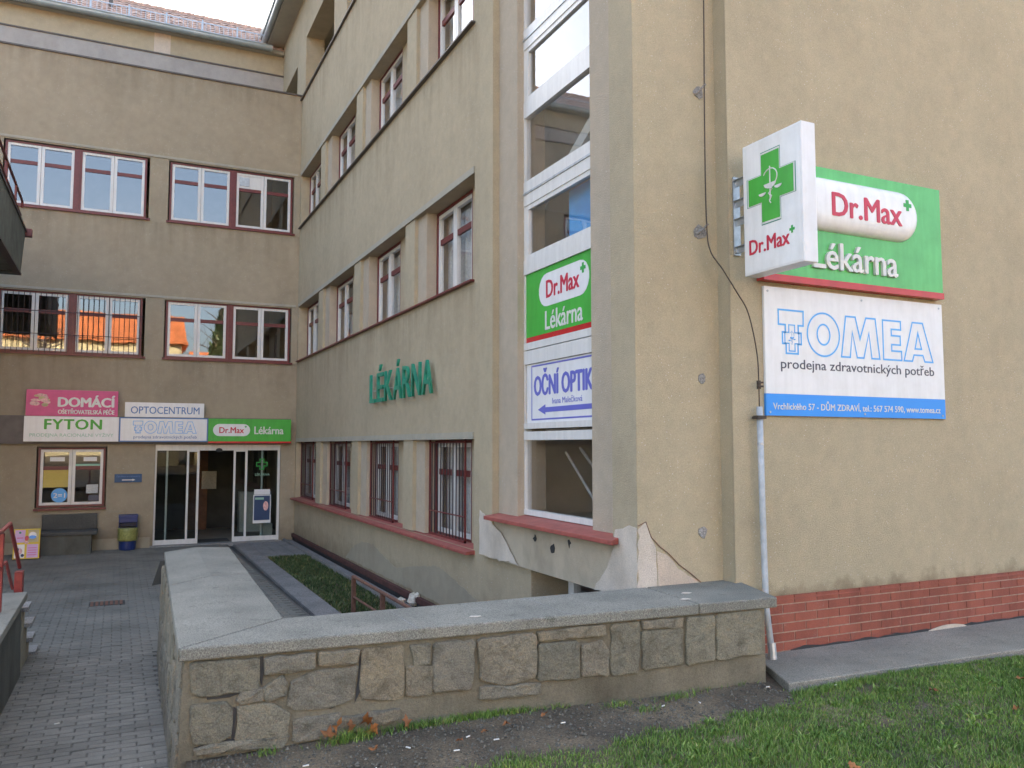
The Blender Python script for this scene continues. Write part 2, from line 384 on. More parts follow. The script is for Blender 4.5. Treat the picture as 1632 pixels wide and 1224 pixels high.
def circle(cx, cz, rx, rz, n=24, a0=0, a1=2 * PI):
    return [(cx + rx * math.cos(a0 + (a1 - a0) * i / n), cz + rz * math.sin(a0 + (a1 - a0) * i / n)) for i in range(n)]
def pill(x0, x1, z0, z1, n=10):
    r = (z1 - z0) / 2; rx = r; zc = (z0 + z1) / 2
    return [(x1 - rx + rx * math.cos(a), zc + r * math.sin(a)) for a in np.linspace(-PI / 2, PI / 2, n)] + \
           [(x0 + rx + rx * math.cos(a), zc + r * math.sin(a)) for a in np.linspace(PI / 2, 3 * PI / 2, n)]
def plus(cx, cz, w, h, t=.36):
    a, b = w / 2, h / 2; c, d = w * t / 2, h * t / 2
    return [(cx - c, cz - b), (cx + c, cz - b), (cx + c, cz - d), (cx + a, cz - d), (cx + a, cz + d), (cx + c, cz + d), (cx + c, cz + b), (cx - c, cz + b), (cx - c, cz + d), (cx - a, cz + d), (cx - a, cz - d), (cx - c, cz - d)]
def outline(mb, pts, w, y, depth=.0015):   # closed ribbon along a polygon, mitred
    n = len(pts); P = [Vector((p[0], p[1])) for p in pts]; ins = []; outs = []
    for i in range(n):
        a = (P[i] - P[i - 1]).normalized(); b = (P[(i + 1) % n] - P[i]).normalized()
        na = Vector((-a.y, a.x)); nb = Vector((-b.y, b.x)); mt = (na + nb)
        mt = mt / max(.35, mt.length_squared) * 2 if mt.length > 1e-4 else na
        ins.append(P[i] + mt * (w / 2)); outs.append(P[i] - mt * (w / 2))
    for i in range(n):
        j = (i + 1) % n
        q = [outs[i], outs[j], ins[j], ins[i]]
        mb.add([(p.x, y, p.y) for p in q] + [(p.x, y - depth, p.y) for p in q], [(0, 3, 2, 1), (4, 5, 6, 7), (0, 1, 5, 4), (1, 2, 6, 5), (2, 3, 7, 6), (3, 0, 4, 7)])
def emblem(parent, cx, cz, w, h, m, y):    # staff, cup, snake and scale pans inside the cross
    mb = MB()
    t = lambda *p, r=.006: mb.tube([(cx + a * w, y, cz + b * h) for a, b in p], r * w * 2.2, 5)
    t((0, -.30), (0, .36))
    arc = [(-.20 + 0 * i, 0) for i in range(0)]
    t(*[(math.cos(a) * .2, .14 + math.sin(a) * .17) for a in np.linspace(PI * .85, -PI * .45, 14)])
    t(*[(.07 * math.sin(k * 1.5) * (1 - k / 12), -.06 - .3 * k / 9) for k in range(10)])
    o = obj('emblem', mb, m, parent)
    for dx, dz, s in ((0, .03, .17), (-.22, -.12, .10), (.22, -.06, .10)):
        mb2 = [(cx + (dx + s * math.cos(a)) * w, cz + (dz + s * .6 * math.sin(a)) * h) for a in np.linspace(PI, 2 * PI, 9)]
        poly_print(mb2, m, parent, y, .004, 'emblem')
    return o

# ================================================================== GROUND
def path_z(y): return .05 + .36 * math.exp(-max(0, y - 4.8) / 3.6) if y > 4.8 else .41 + (4.8 - y) * .03
def sm(a, b, t):
    t = min(1, max(0, (t - a) / (b - a))); return t * t * (3 - 2 * t)
def height(x, y):
    if x < .38:
        if x > -.9: return path_z(y) - .05
        if y < 9: return .0 + path_z(y) - .05
        return path_z(y) - .05
    if y > 5.14: return -.02
    return (.588 + .016 * math.sin(x * 1.7 + y) * sm(.8, 2.5, x) - .03 * (1 - sm(.4, 1.6, x))) * (1 - .06 * sm(4.3, 4.5, x) * sm(4.44, 4.64, y))
xs = [-400, -150, -60, -25, -12, -6, -3, -1.5, -.9, -.5, 0, .2, .36, .40] + list(np.arange(.5, 9.01, .12)) + [10, 12, 16, 25, 60, 150, 400]
ys = [-400, -150, -60, -25, -10, -4, 0, 1, 1.8] + list(np.arange(2, 5.06, .12)) + [5.12, 5.16, 5.5, 6, 7, 8, 9, 10, 12, 15, 20, 30, 60, 150, 400]
g = MB(); W_ = len(xs)
for y in ys:
    for x in xs:
        z = height(x, y)
        if .5 < x < 8.9 and 2.1 < y < 4.85: z += RNG.normal() * .004
        g.v.append((x, y, z))
for j in range(len(ys) - 1):
    for i in range(W_ - 1):
        a = j * W_ + i; g.f.append((a, a + 1, a + 1 + W_, a + W_))
struct('ground', g, M['earth'], smooth=True)

# ---- path: sandy bed and individual pavers in running bond
pb = MB(); ny = 40
pys = np.linspace(3.2, 20.15, ny)
for a, b in zip(pys[:-1], pys[1:]):
    xl = lambda y: -1.6 if y < 9.5 else -4
    l = -1.6 if b < 9.6 else -4
    pb.hexa([(l, a, -.3), (2.34 if a > 9.8 else .44, a, -.3), (2.34 if a > 9.8 else .44, b, -.3), (l, b, -.3), (l, a, path_z(a) - .012), (2.34 if a > 9.8 else .44, a, path_z(a) - .012), (2.34 if a > 9.8 else .44, b, path_z(b) - .012), (l, b, path_z(b) - .012)])
path = struct('path', pb, M['joint'])
def paver_mesh():
    b = MB(); x, y = .097, .047; c = .006
    b.add([(-x, -y, -.03), (x, -y, -.03), (x, y, -.03), (-x, y, -.03), (-x, -y, -.006), (x, -y, -.006), (x, y, -.006), (-x, y, -.006), (-x + c, -y + c, 0), (x - c, -y + c, 0), (x - c, y - c, 0), (-x + c, y - c, 0)],
          [(8, 9, 10, 11)] + [(4 + i, 4 + (i + 1) % 4, 8 + (i + 1) % 4, 8 + i) for i in range(4)] + [(i, (i + 1) % 4, 4 + (i + 1) % 4, 4 + i) for i in range(4)])
    return b
pm = paver_mesh().mesh('paver', M['paver']); far = MB(); near = 0
row = 0; y = 4.55
while y < 20.1:
    x0 = -.92 if y < 9.3 else -3.0
    x1 = .40 + (y - 5) * .02 if y < 9.7 else 2.25
    x = x0 + (row % 2) * .1
    while x < x1:
        z = path_z(y) + RNG.normal() * .0018; slope = (path_z(y + .05) - path_z(y - .05)) / .1
        if y > 4.75 and x > -.80 and near < 300:
            o = obj('paver', pm, None, path, (x, y, z), (slope + RNG.normal() * .006, RNG.normal() * .008, RNG.normal() * .008)); near += 1
        else:
            b = paver_mesh(); dz = RNG.normal() * .0018
            far.add([(p[0] + x, p[1] + y, p[2] + path_z(y + p[1]) + dz) for p in b.v], b.f)
        x += .2
    y += .1; row += 1
obj('paver_field', far, M['paver'], path, kind='stuff')

# ---- yard inside the stone wall
yard = struct('yard_walk', MB().box(1.0, 5.4, -.3, 2.33, 9.78, .045).box(2.46, 5.4, -.3, 2.80, 17.5, .05).box(2.46, 17.5, -.3, 3.72, 20.15, .05), M['yardconc'])
struct('drain_channel', MB().box(2.335, 5.4, -.3, 2.455, 20.1, .005), M['dark'])
for i in range(4):
    for j in range(3):
        obj('slab', MB().box(2.47 + i * .31, 17.53 + j * .86, .0505, 2.47 + i * .31 + .295, 17.53 + j * .86 + .845, .062), M['yardconc'], yard, bevel=.004)
struct('yard_soil', MB().box(2.80, 5.4, -.3, 3.72, 17.5, .03), M['earth'])
ledge = struct('kerb_strip', MB().box(3.64, 8.5, -.2, 3.80, 20.19, .075).box(3.60, 8.5, -.2, 3.64, 20.19, .11), M['yardconc'])

# ---- pavement along the front
pv = MB()
pv.add([(4.40, 4.60, .3), (12, 4.32, .3), (12, 5.41, .3), (4.80, 5.41, .3), (4.40, 4.60, .622), (12, 4.34, .612), (12, 5.41, .592), (4.80, 5.41, .592)],
       [(0, 3, 2, 1), (4, 5, 6, 7), (0, 1, 5, 4), (1, 2, 6, 5), (2, 3, 7, 6), (3, 0, 4, 7)])
pave = struct('pavement', pv, M['paving'], bevel=.01)

# ================================================================== SIDE WING (left-facing facade, stair tower, front wall)
side = thing('side_wing', 'tall beige wing with rows of windows, stair tower and front wall beside the lawn', 'building', (8, 12, 0))
def sp(name, mb, m, **k): return obj(name, mb, m, side, world_space=True, **k)
YN, YF = 9.14, 20.10
rows = [(1.08, 2.40), (4.35, 5.67), (7.62, 8.92)]
def hole(u, w):
    if YN < u < YF:
        for a, b in rows:
            if a < w < b: return True
    if 10.88 < w < 12.33 and (12.6 < u < 15.75 or 16.85 < u < 19.79): return True
    if 10.95 < w < 12.03 and 20.85 < u < 22.7: return True
    return False
us = [8.79, YN, 12.6, 15.75, 16.85, 19.79, YF, 20.85, 22.7, 27]
ws = [-1, 1.08, 2.40, 4.35, 5.67, 7.62, 8.92, 10.88, 10.95, 12.03, 12.33, 13.5]
sp('wall', MB().slab(us, ws, hole, 3.86, 4.30, 'x'), M['wall'])
sp('wall', MB().box(3.86, 7.62, -1, 4.30, 8.79, 1.06), M['wall'])           # below the stair tower, up to the basement niche
sp('wall', MB().box(4.70, 5.6, -1, 4.8, 7.62, 1.06).box(3.90, 5.6, -1, 4.7, 5.75, 1.06), M['cement'])
for a, b in ((7.13, 7.24), (6.3, 6.38)): sp('basement_window_post', MB().box(4.08, a, -.2, 4.16, b, 1.06), M['white'])
sp('basement_window_pane', MB().box(4.11, 5.8, -.2, 4.13, 7.12, 1.06), M['pane'])
# front wall and corner block
sp('wall', MB().box(4.64, 5.42, 1.03, 14.3, 5.82, 14).box(4.64, 5.46, -1, 14.3, 5.82, 1.03), M['wall_r'])
sp('wall', MB().box(3.785, 5.58, 1.07, 4.64, 5.80, 14).box(4.0, 5.60, -1, 4.64, 5.8, 1.07), M['wall_r'])
sp('corner_edge', MB().box(4.637, 5.417, 1.03, 4.646, 5.44, 14), M['yellow'])
# stair tower strips
sp('pilaster', MB().box(3.78, 5.58, 1.07, 3.784, 5.94, 14).box(3.784, 5.8, 1.07, 4.3, 5.94, 14), M['yellow'])
sp('pilaster', MB().box(3.78, 8.42, 1.07, 4.3, 8.79, 14), M['yellow'])
sp('pilaster', MB().box(3.86, 5.94, 1.57, 4.2, 6.40, 14), M['pink'])
sp('pilaster', MB().box(3.86, 7.94, 1.57, 4.2, 8.42, 14), M['pink'])
sp('apron', MB().box(3.80, 5.94, 1.07, 4.3, 8.42, 1.50), M['dirty'])
# rest of the shell
sp('back_wall', MB().box(4.64, 26.6, -1, 14.3, 27, 14).box(13.9, 5.82, -1, 14.3, 26.6, 14), M['wall_r'])
sp('roof', MB().box(3.3, 5.2, 13.9, 14.6, 27.3, 14.1).box(3.86, 5.82, 13.5, 14.3, 26.6, 13.9), M['gutter'])
sp('interior_wall', MB().box(6.9, 5.83, -1, 7.0, 26.5, 13.5).box(4.31, 8.9, -1, 6.9, 9.0, 13.5).box(4.31, 12.0, -1, 6.9, 12.06, 10.8).box(4.31, 15.1, -1, 6.9, 15.16, 10.8).box(4.31, 18.1, -1, 6.9, 18.16, 10.8), M['interior'])
sp('floor', MB().box(4.31, 5.83, -.1, 13.8, 26.5, 0).box(4.31, 9.0, 3.15, 6.9, 26.5, 3.35).box(4.31, 9.0, 6.4, 6.9, 26.5, 6.6).box(4.31, 9.0, 9.7, 6.9, 26.5, 9.9), M['interior'])
sp('loggia', MB().box(5.5, 11.5, 10.5, 5.6, 24, 13.4).box(4.31, 12.3, 10.4, 5.5, 24, 10.86).box(4.31, 12.3, 12.4, 5.5, 24, 13.4), M['wall'])
sp('eave', MB().box(3.42, 8.79, 13.5, 4.3, 27, 13.62), M['lintel'])
gp = [(3.42 - .07 + .075 * math.cos(a), 13.60 + .075 * math.sin(a)) for a in np.linspace(PI, 2 * PI, 9)]
sp('gutter', MB().prism([(3.27, 13.64)] + gp + [(3.425, 13.64)], 8.5, 27, 'y'), M['gutter'])
# lintel bands, sills, piers
for k, (a, b) in enumerate(rows):
    sp('lintel', MB().box(3.843, YN, b, 3.862, YF, b + .085), M['lintel'])
    if k == 0:
        for (y0, y1) in ((9.10, 14.4), (14.42, 20.12)):
            sp('sill', MB().hexa([(3.74, y0, a - .05), (4.06, y0, a - .05), (4.06, y1, a - .05), (3.74, y1, a - .05), (3.74, y0, a - .015), (4.06, y0, a + .02), (4.06, y1, a + .02), (3.74, y1, a - .015)]), M['redsill'], bevel=.004)
    else:
        sp('sill', MB().hexa([(3.80, YN, a - .03), (4.06, YN, a - .03), (4.06, YF, a - .03), (3.80, YF, a - .03), (3.80, YN, a - .008), (4.06, YN, a + .012), (4.06, YF, a + .012), (3.80, YF, a - .008)]), M['red'] if k == 1 else M['dkedge'])
    for p0 in (11.05, 14.08, 17.10):
        sp('pier', MB().box(3.92, p0, a + .012, 4.28, p0 + .38, b), M['pink'])
        sp('pier', MB().box(3.866, p0 + .38, a + .012, 4.28, p0 + .82, b), M['yellow'])
        sp('infill', MB().box(4.06, p0 + .82, a + .012, 4.28, p0 + 1.655, b), M['wall'])
    sp('infill', MB().box(4.06, YN + .002, a + .012, 4.28, 9.675, b), M['wall'])
sp('sill', MB().box(3.81, 8.9, 10.86, 4.28, 24, 10.89), M['dkedge'])
for a, b in ((15.75, 16.85),):
    pass
# base of the facade
sp('base_moulding', MB().box(3.80, 8.5, .14, 3.86, 20.19, .225), M['basered'], bevel=.006)
sp('base_course', MB().box(3.83, 8.5, -.1, 3.859, 20.19, .14), M['tar'])
# patched render low on the facade and round the tower
def patch(name, pts, axis, a0, m, th=.006):
    P = []
    n = len(pts)
    for i in range(n):
        a, b = pts[i], pts[(i + 1) % n]; k = max(1, int(math.dist(a, b) / .06))
        for j in range(k):
            t = j / k; P.append((a[0] + (b[0] - a[0]) * t + RNG.normal() * .008, a[1] + (b[1] - a[1]) * t + RNG.normal() * .008))
    return sp(name, MB().prism(P, a0, a0 - th, axis), m)
patch('cement_patch', [(15.2, .26), (14.8, .47), (14.1, .66), (13.4, .69), (12.7, .55), (12.2, .47), (11.6, .55), (11.0, .66), (10.3, .73), (9.7, .64), (9.2, .54), (8.3, .40), (7.9, .26)], 'x', 3.859, M['cement'])
patch('bare_patch', [(8.77, 1.075), (8.77, 1.58), (8.60, 1.52), (8.40, 1.45), (8.22, 1.40), (7.95, 1.20), (7.75, 1.085)], 'x', 3.779, M['bare'], .005)
patch('bare_patch', [(6.25, 1.075), (6.02, 1.30), (5.92, 1.50), (5.90, 1.62), (5.70, 1.66), (5.585, 1.66), (5.585, 1.075)], 'x', 3.779, M['bare'], .005)
patch('bare_patch', [(3.79, 1.075), (3.79, 1.66), (3.86, 1.70), (3.90, 1.58), (3.95, 1.50), (3.96, 1.075)], 'y', 5.579, M['bare'], .005)
patch('peach_patch', [(3.97, 1.075), (3.97, 1.47), (4.07, 1.42), (4.17, 1.33), (4.28, 1.26), (4.40, 1.17), (4.46, 1.075)], 'y', 5.579, M['peach'], .004)
sp('render_crack', MB().tube([(3.785, 5.574, 1.68), (3.86, 5.574, 1.71), (3.91, 5.574, 1.585), (4.0, 5.574, 1.50), (4.08, 5.574, 1.445), (4.18, 5.574, 1.35), (4.30, 5.574, 1.27), (4.41, 5.574, 1.185), (4.48, 5.574, 1.075)], .004, 5), M['rust'])
for (yy, zz, s) in ((7.42, 1.40, .035), (7.05, 1.33, .05), (6.72, 1.42, .03)):
    patch('hole_mark', [(yy + s * math.cos(t) * RNG.uniform(.7, 1.2), zz + s * math.sin(t) * RNG.uniform(.7, 1.3)) for t in np.linspace(0, 2 * PI, 9)[:-1]], 'x', 3.799, M['tar'], .003)
for (xx, zz, s) in ((4.448, 2.89, .04), (4.434, 1.60, .045), (4.46, 5.39, .05), (4.455, 4.15, .06)):
    q = [(xx + s * math.cos(t) * RNG.uniform(.7, 1.2), zz + s * math.sin(t) * RNG.uniform(.8, 1.3)) for t in np.linspace(0, 2 * PI, 11)[:-1]]
    sp('cement_spot', MB().prism(q, 5.579, 5.572, 'y'), M['concrete'])
# tower sill
sp('sill', MB().hexa([(3.68, 5.80, 1.505), (3.96, 5.94, 1.505), (3.96, 8.42, 1.505), (3.68, 8.44, 1.505), (3.68, 5.80, 1.545), (3.96, 5.94, 1.585), (3.96, 8.42, 1.585), (3.68, 8.44, 1.545)]), M['redsill'], bevel=.005)

# ---- tower window: frame, mullions and panes; panel signs are separate things
tw = obj('stair_window', MB().box(3.94, 6.36, 1.59, 4.02, 6.42, 13.4).box(3.94, 7.92, 1.59, 4.02, 7.985, 13.4), M['white'], side, world_space=True)
def tsub(name, mb, m): return obj(name, mb, m, tw)
ZP = [(1.645, 2.38), (4.33, 4.93), (5.20, 5.92), (6.10, 6.70), (6.93, 7.70), (7.88, 8.5), (8.75, 9.5), (9.7, 10.3), (10.6, 11.4), (11.6, 12.3)]
edges = [1.59] + [z for p in ZP for z in p] + [13.4]
bands = [(1.59, 1.645), (2.38, 2.47), (2.50, 2.56), (3.19, 3.335), (3.345, 3.42), (4.17, 4.33)]
for i in range(1, len(ZP) - 1): bands.append((ZP[i][1], ZP[i + 1][0]))
for a, b in bands:
    if b - a > .2:
        c = (a + b) / 2
        tsub('transom', MB().box(3.935, 6.40, a, 4.01, 7.94, c - .012), M['white']); tsub('transom', MB().box(3.935, 6.40, c + .012, 4.01, 7.94, b), M['white'])
        tsub('transom_joint', MB().box(3.925, 6.41, c - .011, 4.0, 7.94, c + .011), M['galv'])
    else:
        tsub('transom', MB().box(3.935, 6.40, a, 4.01, 7.94, b), M['white'])
for a, b in ZP:
    if a != 1.645 and ZP.index((a, b)) % 2 == 1:
        tsub('sash', MB().slab([6.42, 6.50, 7.84, 7.92], [a, a + .05, b - .05, b], lambda u, w, a=a, b=b: 6.5 < u < 7.84 and a + .05 < w < b - .05, 3.945, 3.985, 'x'), M['white'])
    tsub('pane', MB().box(3.972, 6.42, a, 3.978, 7.92, b), M['panet'])
tsub('blue_blind', MB().box(4.10, 6.42, 4.33, 4.12, 7.22, 4.93), M['bluebl'])
sp('interior_stair', MB().add([(4.2, 8.9, 4.4), (5.4, 8.9, 4.4), (5.4, 5.9, 6.1), (4.2, 5.9, 6.1), (4.2, 8.9, 4.55), (5.4, 8.9, 4.55), (5.4, 5.9, 6.25), (4.2, 5.9, 6.25)], [(0, 3, 2, 1), (4, 5, 6, 7), (0, 1, 5, 4), (1, 2, 6, 5), (2, 3, 7, 6), (3, 0, 4, 7)]), M['interior'])
sp('floor', MB().box(4.2, 5.85, 1.2, 6.8, 8.85, 1.5).box(4.2, 5.85, 2.4, 6.8, 8.85, 2.5), M['interior'])
for a, b in (((4.35, 7.75, 2.25), (4.45, 7.05, 1.52)), ((4.35, 7.45, 2.3), (4.5, 6.75, 1.6)), ((4.4, 7.15, 1.56), (4.4, 6.5, 1.75))):
    sp('interior_batten', MB().tube([a, b], .018, 5), M['curtain'])

# ---- casement windows
def window_meshes(w, h, key):
    d = {}
    f = .045
    d['window'] = MB().slab([0, f, w - f, w], [0, f, h - f * .8, h], lambda u, z: f < u < w - f and f < z < h - f * .8, -.005, .09, 'y').mesh('window', M['red'])
    m = w / 2; s = .055
    L, R, Bt, T = f, w - f, f, h - f * .8
    d['sash'] = MB().slab([L, L + s, m - s - .01, m - .004], [Bt, Bt + s, T - s, T], lambda u, z: L + s < u < m - s - .01 and Bt + s < z < T - s, .012, .07, 'y').mesh('sash', M['white'])
    d['sash2'] = MB().slab([m + .004, m + s + .01, R - s, R], [Bt, Bt + s, T - s, T], lambda u, z: m + s + .01 < u < R - s and Bt + s < z < T - s, .012, .07, 'y').mesh('sash', M['white'])
    zt = h - .43
    d['bar'] = MB().box(L + s, .02, zt - .045, m - s - .01, .06, zt + .035).mesh('glazing_bar', M['red'])
    d['bar2'] = MB().box(m + s + .01, .02, zt - .045, R - s, .06, zt + .035).mesh('glazing_bar', M['red'])
    pm_ = M['paneb'] if key == 'B' else M['pane']
    d['pane'] = MB().box(L + s, .04, Bt + s, m - s - .01, .046, T - s).mesh('pane', pm_)
    d['pane2'] = MB().box(m + s + .01, .04, Bt + s, R - s, .046, T - s).mesh('pane', pm_)
    c = MB(); n = 30
    x0, x1 = f, w - f
    pts = [(x0 + (x1 - x0) * i / n, .16 + .018 * math.sin(i * 1.9)) for i in range(n + 1)]
    for (a, b) in zip(pts[:-1], pts[1:]): c.add([(a[0], a[1], .02), (b[0], b[1], .02), (b[0], b[1], h - .05), (a[0], a[1], h - .05)], [(0, 1, 2, 3)])
    d['curtain'] = c.mesh('curtain', M['curtain'])
    return d
def make_window(d, parent, loc, rotz, curtain=False, base=None):
    base = Vector(parent.location) if base is None else base
    o = obj('window', d['window'], None, parent, Vector(loc) - base, (0, 0, rotz))
    for k in ('sash', 'sash2'): obj('sash', d[k], None, o)
    for k in ('bar', 'bar2'): obj('glazing_bar', d[k], None, o)
    for k in ('pane', 'pane2'): obj('pane', d[k], None, o)
    if curtain: obj('curtain', d['curtain'], None, o)
    return o
wW = window_meshes(1.37, 1.31, 'W')
cur = {(0, 0), (0, 1), (0, 2), (0, 3), (1, 0), (1, 1), (2, 0), (2, 1), (1, 3), (2, 2)}
for k, (a, b) in enumerate(rows):
    for q, far_y in enumerate((11.05, 14.08, 17.10, 20.10)):
        w_ = make_window(wW, side, (4.075, far_y, a), -PI / 2, (k, q) in cur)
# window grilles on the ground floor of the side wing and on the entrance facade
barW = MB().tube([(0, 0, .02), (0, 0, 1.27)], .0085, 6).mesh('bar', M['black'])
barB = MB().tube([(0, 0, -.03), (0, 0, 1.26)], .0075, 6).mesh('bar', M['black'])
def grille(parent, loc, rotz, x0, x1, n, bm, rails, ext=.03):
    base = Vector(parent.location)
    fr = MB()
    for z in rails: fr.tube([(x0 - ext, -.012, z), (x1 + ext, -.012, z)], .009, 6)
    if bm is barW:
        fr.box(x0 - .04, -.01, .0, x0 - .01, .01, 1.31); fr.box(x1 + .01, -.01, .0, x1 + .04, .01, 1.31); fr.box(x0 - .04, -.01, .0, x1 + .04, .01, .03)
    o = obj('window_grille', fr, M['black'] if bm is barB else M['red'], parent, Vector(loc) - base, (0, 0, rotz))
    for i in range(n): obj('bar', bm, None, o, (x0 + (x1 - x0) * (i + .5) / n, 0, 0))
for far_y in (11.05, 14.08, 17.10, 20.10): grille(side, (3.985, far_y, 1.09), -PI / 2, .05, 1.31, 11, barW, (.33, 1.27))

# ---- brick plinth
pl = sp('plinth', MB().box(4.66, 5.408, .585, 14.3, 5.459, 1.018), M['brickjoint'])
bmesh_ = MB().box(0, -.006, 0, .249, .02, .0665).mesh('brick', M['brick'])
bmesh_h = MB().box(0, -.006, 0, .12, .02, .0665).mesh('brick', M['brick'])
r = 0; z = .598
while z < 1.0:
    x = 4.87 + (.13 if r % 2 else 0)
    if r % 2: obj('brick', bmesh_h, None, pl, (4.87, 5.408, z))
    while x < 9.3:
        obj('brick', bmesh_, None, pl, (x, 5.408 + RNG.normal() * .001, z)); x += .259
    z += .0775; r += 1
rest = MB()
z = .598; r = 0
while z < 1.0:
    x = 9.66
    while x < 14.1: rest.box(x, 5.402, z, x + .249, 5.42, z + .0665); x += .259
    z += .0775
obj('brick_field', rest, M['brick'], pl, kind='stuff')
sp('plinth_cap', MB().hexa([(4.66, 5.398, 1.018), (14.3, 5.398, 1.018), (14.3, 5.419, 1.018), (4.66, 5.419, 1.018), (4.66, 5.403, 1.03), (14.3, 5.403, 1.03), (14.3, 5.419, 1.045), (4.66, 5.419, 1.045)]), M['brick'])
cr = MB()
P = [(5.2 + k * .08, .592 + .018 * abs(math.sin(k * .7)) + RNG.uniform(0, .012)) for k in range(44)]
cr.prism([(P[0][0], .58)] + P + [(P[-1][0], .58)], 5.403, 5.392, 'y')
sp('foundation_gap', cr, M['tar'])
P = [(6.9 + k * .06, .60 + .03 * math.sin(k * .35)) for k in range(9)]
sp('foundation_patch', MB().prism([(6.88, .585)] + P + [(7.45, .585)], 5.391, 5.384, 'y'), M['bare'])

# ---- 3D green letters on the facade
word = thing('wall_lettering', 'green raised letters spelling LÉKÁRNA high on the side facade', 'lettering', (3.80, 13.42, 3.02), -PI / 2)
lx = [0, .42, .84, 1.30, 1.76, 2.18, 2.62]; lw = [.30, .33, .38, .40, .36, .36, .40]
for ch, x, w in zip('LÉKÁRNA', lx, lw):
    lettering(ch, x, x + w, 0, .60 if ch in 'ÉÁ' else .47, .035, M['green_letter'], word, 0, 0, 'letter')
    obj('fixing', MB().tube([(x + w / 2, .055, .2), (x + w / 2, -.005, .2)], .008, 5), M['galv'], word)

# ================================================================== ENTRANCE WING
ent = thing('entrance_wing', 'beige three storey wing with the sliding entrance door at the end of the path', 'building', (0, 22, 0))
def ep(name, mb, m, **k): return obj(name, mb, m, ent, world_space=True, **k)
BY = 20.20
xo = [(-9.4, -6.6), (-6.2, -3.35), (-2.42, .46), (.86, 3.71)]
def holeB(u, w):
    for (a, b) in ((4.30, 5.64), (7.47, 8.90)):
        if a < w < b and any(p < u < q for p, q in xo): return True
    if -1.56 < u < -.21 and .98 < w < 2.29: return True
    if .76 < u < 3.52 and -.5 < w < 2.34: return True
    return False
ub = sorted([-11, 3.858] + [v for p in xo for v in p] + [-1.56, -.21, .76, 3.52])
wb = [-1, .98, 2.29, 2.34, 4.30, 5.64, 7.47, 8.90, 10.97]
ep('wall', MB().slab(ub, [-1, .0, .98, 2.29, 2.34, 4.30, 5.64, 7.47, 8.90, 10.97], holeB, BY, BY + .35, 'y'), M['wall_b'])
ep('coping', MB().box(-11, BY - .035, 10.97, 3.858, BY + .4, 11.005), M['dkedge'])
ep('terrace', MB().box(-11, BY + .35, 10.3, 3.858, 23, 10.5), M['concrete'])
for z in (8.90, 5.64):
    ep('lintel', MB().box(-11, BY - .02, z + .03, 3.80, BY, z + .085), M['lintel'])
ep('wall', MB().box(-11, 23, 10.3, 3.858, 23.3, 13.3), M['wall'])
ep('band', MB().box(-11, 22.93, 11.3, 3.858, 22.999, 12.60), M['band'])
ep('band_edge', MB().box(-11, 22.90, 12.60, 3.858, 22.999, 12.635), M['dkedge'])
ep('patch', MB().box(.52, 22.992, 12.64, .92, 22.9995, 13.25), M['peach'])
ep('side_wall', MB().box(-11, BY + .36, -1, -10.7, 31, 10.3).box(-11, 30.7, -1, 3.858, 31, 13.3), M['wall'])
gp = [(22.72 + .10 * math.cos(a), 13.28 + .10 * math.sin(a)) for a in np.linspace(PI, 2 * PI, 9)]
ep('gutter', MB().prism([(22.60, 13.31)] + gp + [(22.84, 13.31)], -11, 3.5, 'x'), M['gutter'])
ep('eave', MB().box(-11, 22.84, 13.20, 3.85, 23.2, 13.30), M['lintel'])
# tiled roof
RY0, RZ0, RY1, RZ1 = 22.85, 13.33, 25.1, 14.90
ep('roof', MB().prism([(22.9, 13.30), (25.1, 14.84), (31.2, 13.30)], -11, 3.8, 'x'), M['tile'])
tiles = MB(); L = math.hypot(RY1 - RY0, RZ1 - RZ0); nr = 9
for i in range(nr):
    t0, t1 = i / nr - .015, (i + 1) / nr + .02
    for j in range(66):
        x0 = -10.6 + j * .22; dz = RNG.normal() * .006
        ya, za = RY0 + (RY1 - RY0) * t0, RZ0 + (RZ1 - RZ0) * t0 + .035 + dz; yb, zb = RY0 + (RY1 - RY0) * t1, RZ0 + (RZ1 - RZ0) * t1 + dz
        tiles.add([(x0, ya, za), (x0 + .11, ya, za + .028), (x0 + .215, ya, za), (x0 + .215, yb, zb), (x0 + .11, yb, zb + .028), (x0, yb, zb), (x0, ya, za - .03), (x0 + .215, ya, za - .03)], [(0, 1, 4, 5), (1, 2, 3, 4), (6, 7, 2, 0)])
ep('roof_tiles', tiles, M['tile'], kind='stuff')
rc = MB()
for j in range(36): rc.tube([(-10.8 + j * .4, RY1, RZ1), (-10.38 + j * .4, RY1, RZ1 + .012)], [.085, .095], 9)
ep('ridge_tiles', rc, M['tile'], kind='stuff')
ep('vent_pipe', MB().tube([(-.55, 23.9, 13.9), (-.55, 23.9, 15.0)], .06, 8), M['dkedge'])
sg = ep('snow_guard', MB().box(-10.8, 23.02, 13.50, 3.5, 23.04, 13.53).box(-10.8, 23.02, 13.74, 3.5, 23.04, 13.765), M['galv'])
pk = MB(); x = -5
while x < 3.5: pk.box(x, 23.022, 13.53, x + .012, 23.036, 13.74); x += .115
obj('pickets', pk, M['galv'], sg, kind='stuff')
gpst = MB().box(-.02, 22.98, 13.40, .02, 23.02, 13.80).mesh('bracket', M['galv'])
for j in range(10): obj('bracket', gpst, None, sg, (-4.6 + j * .9, 0, 0))
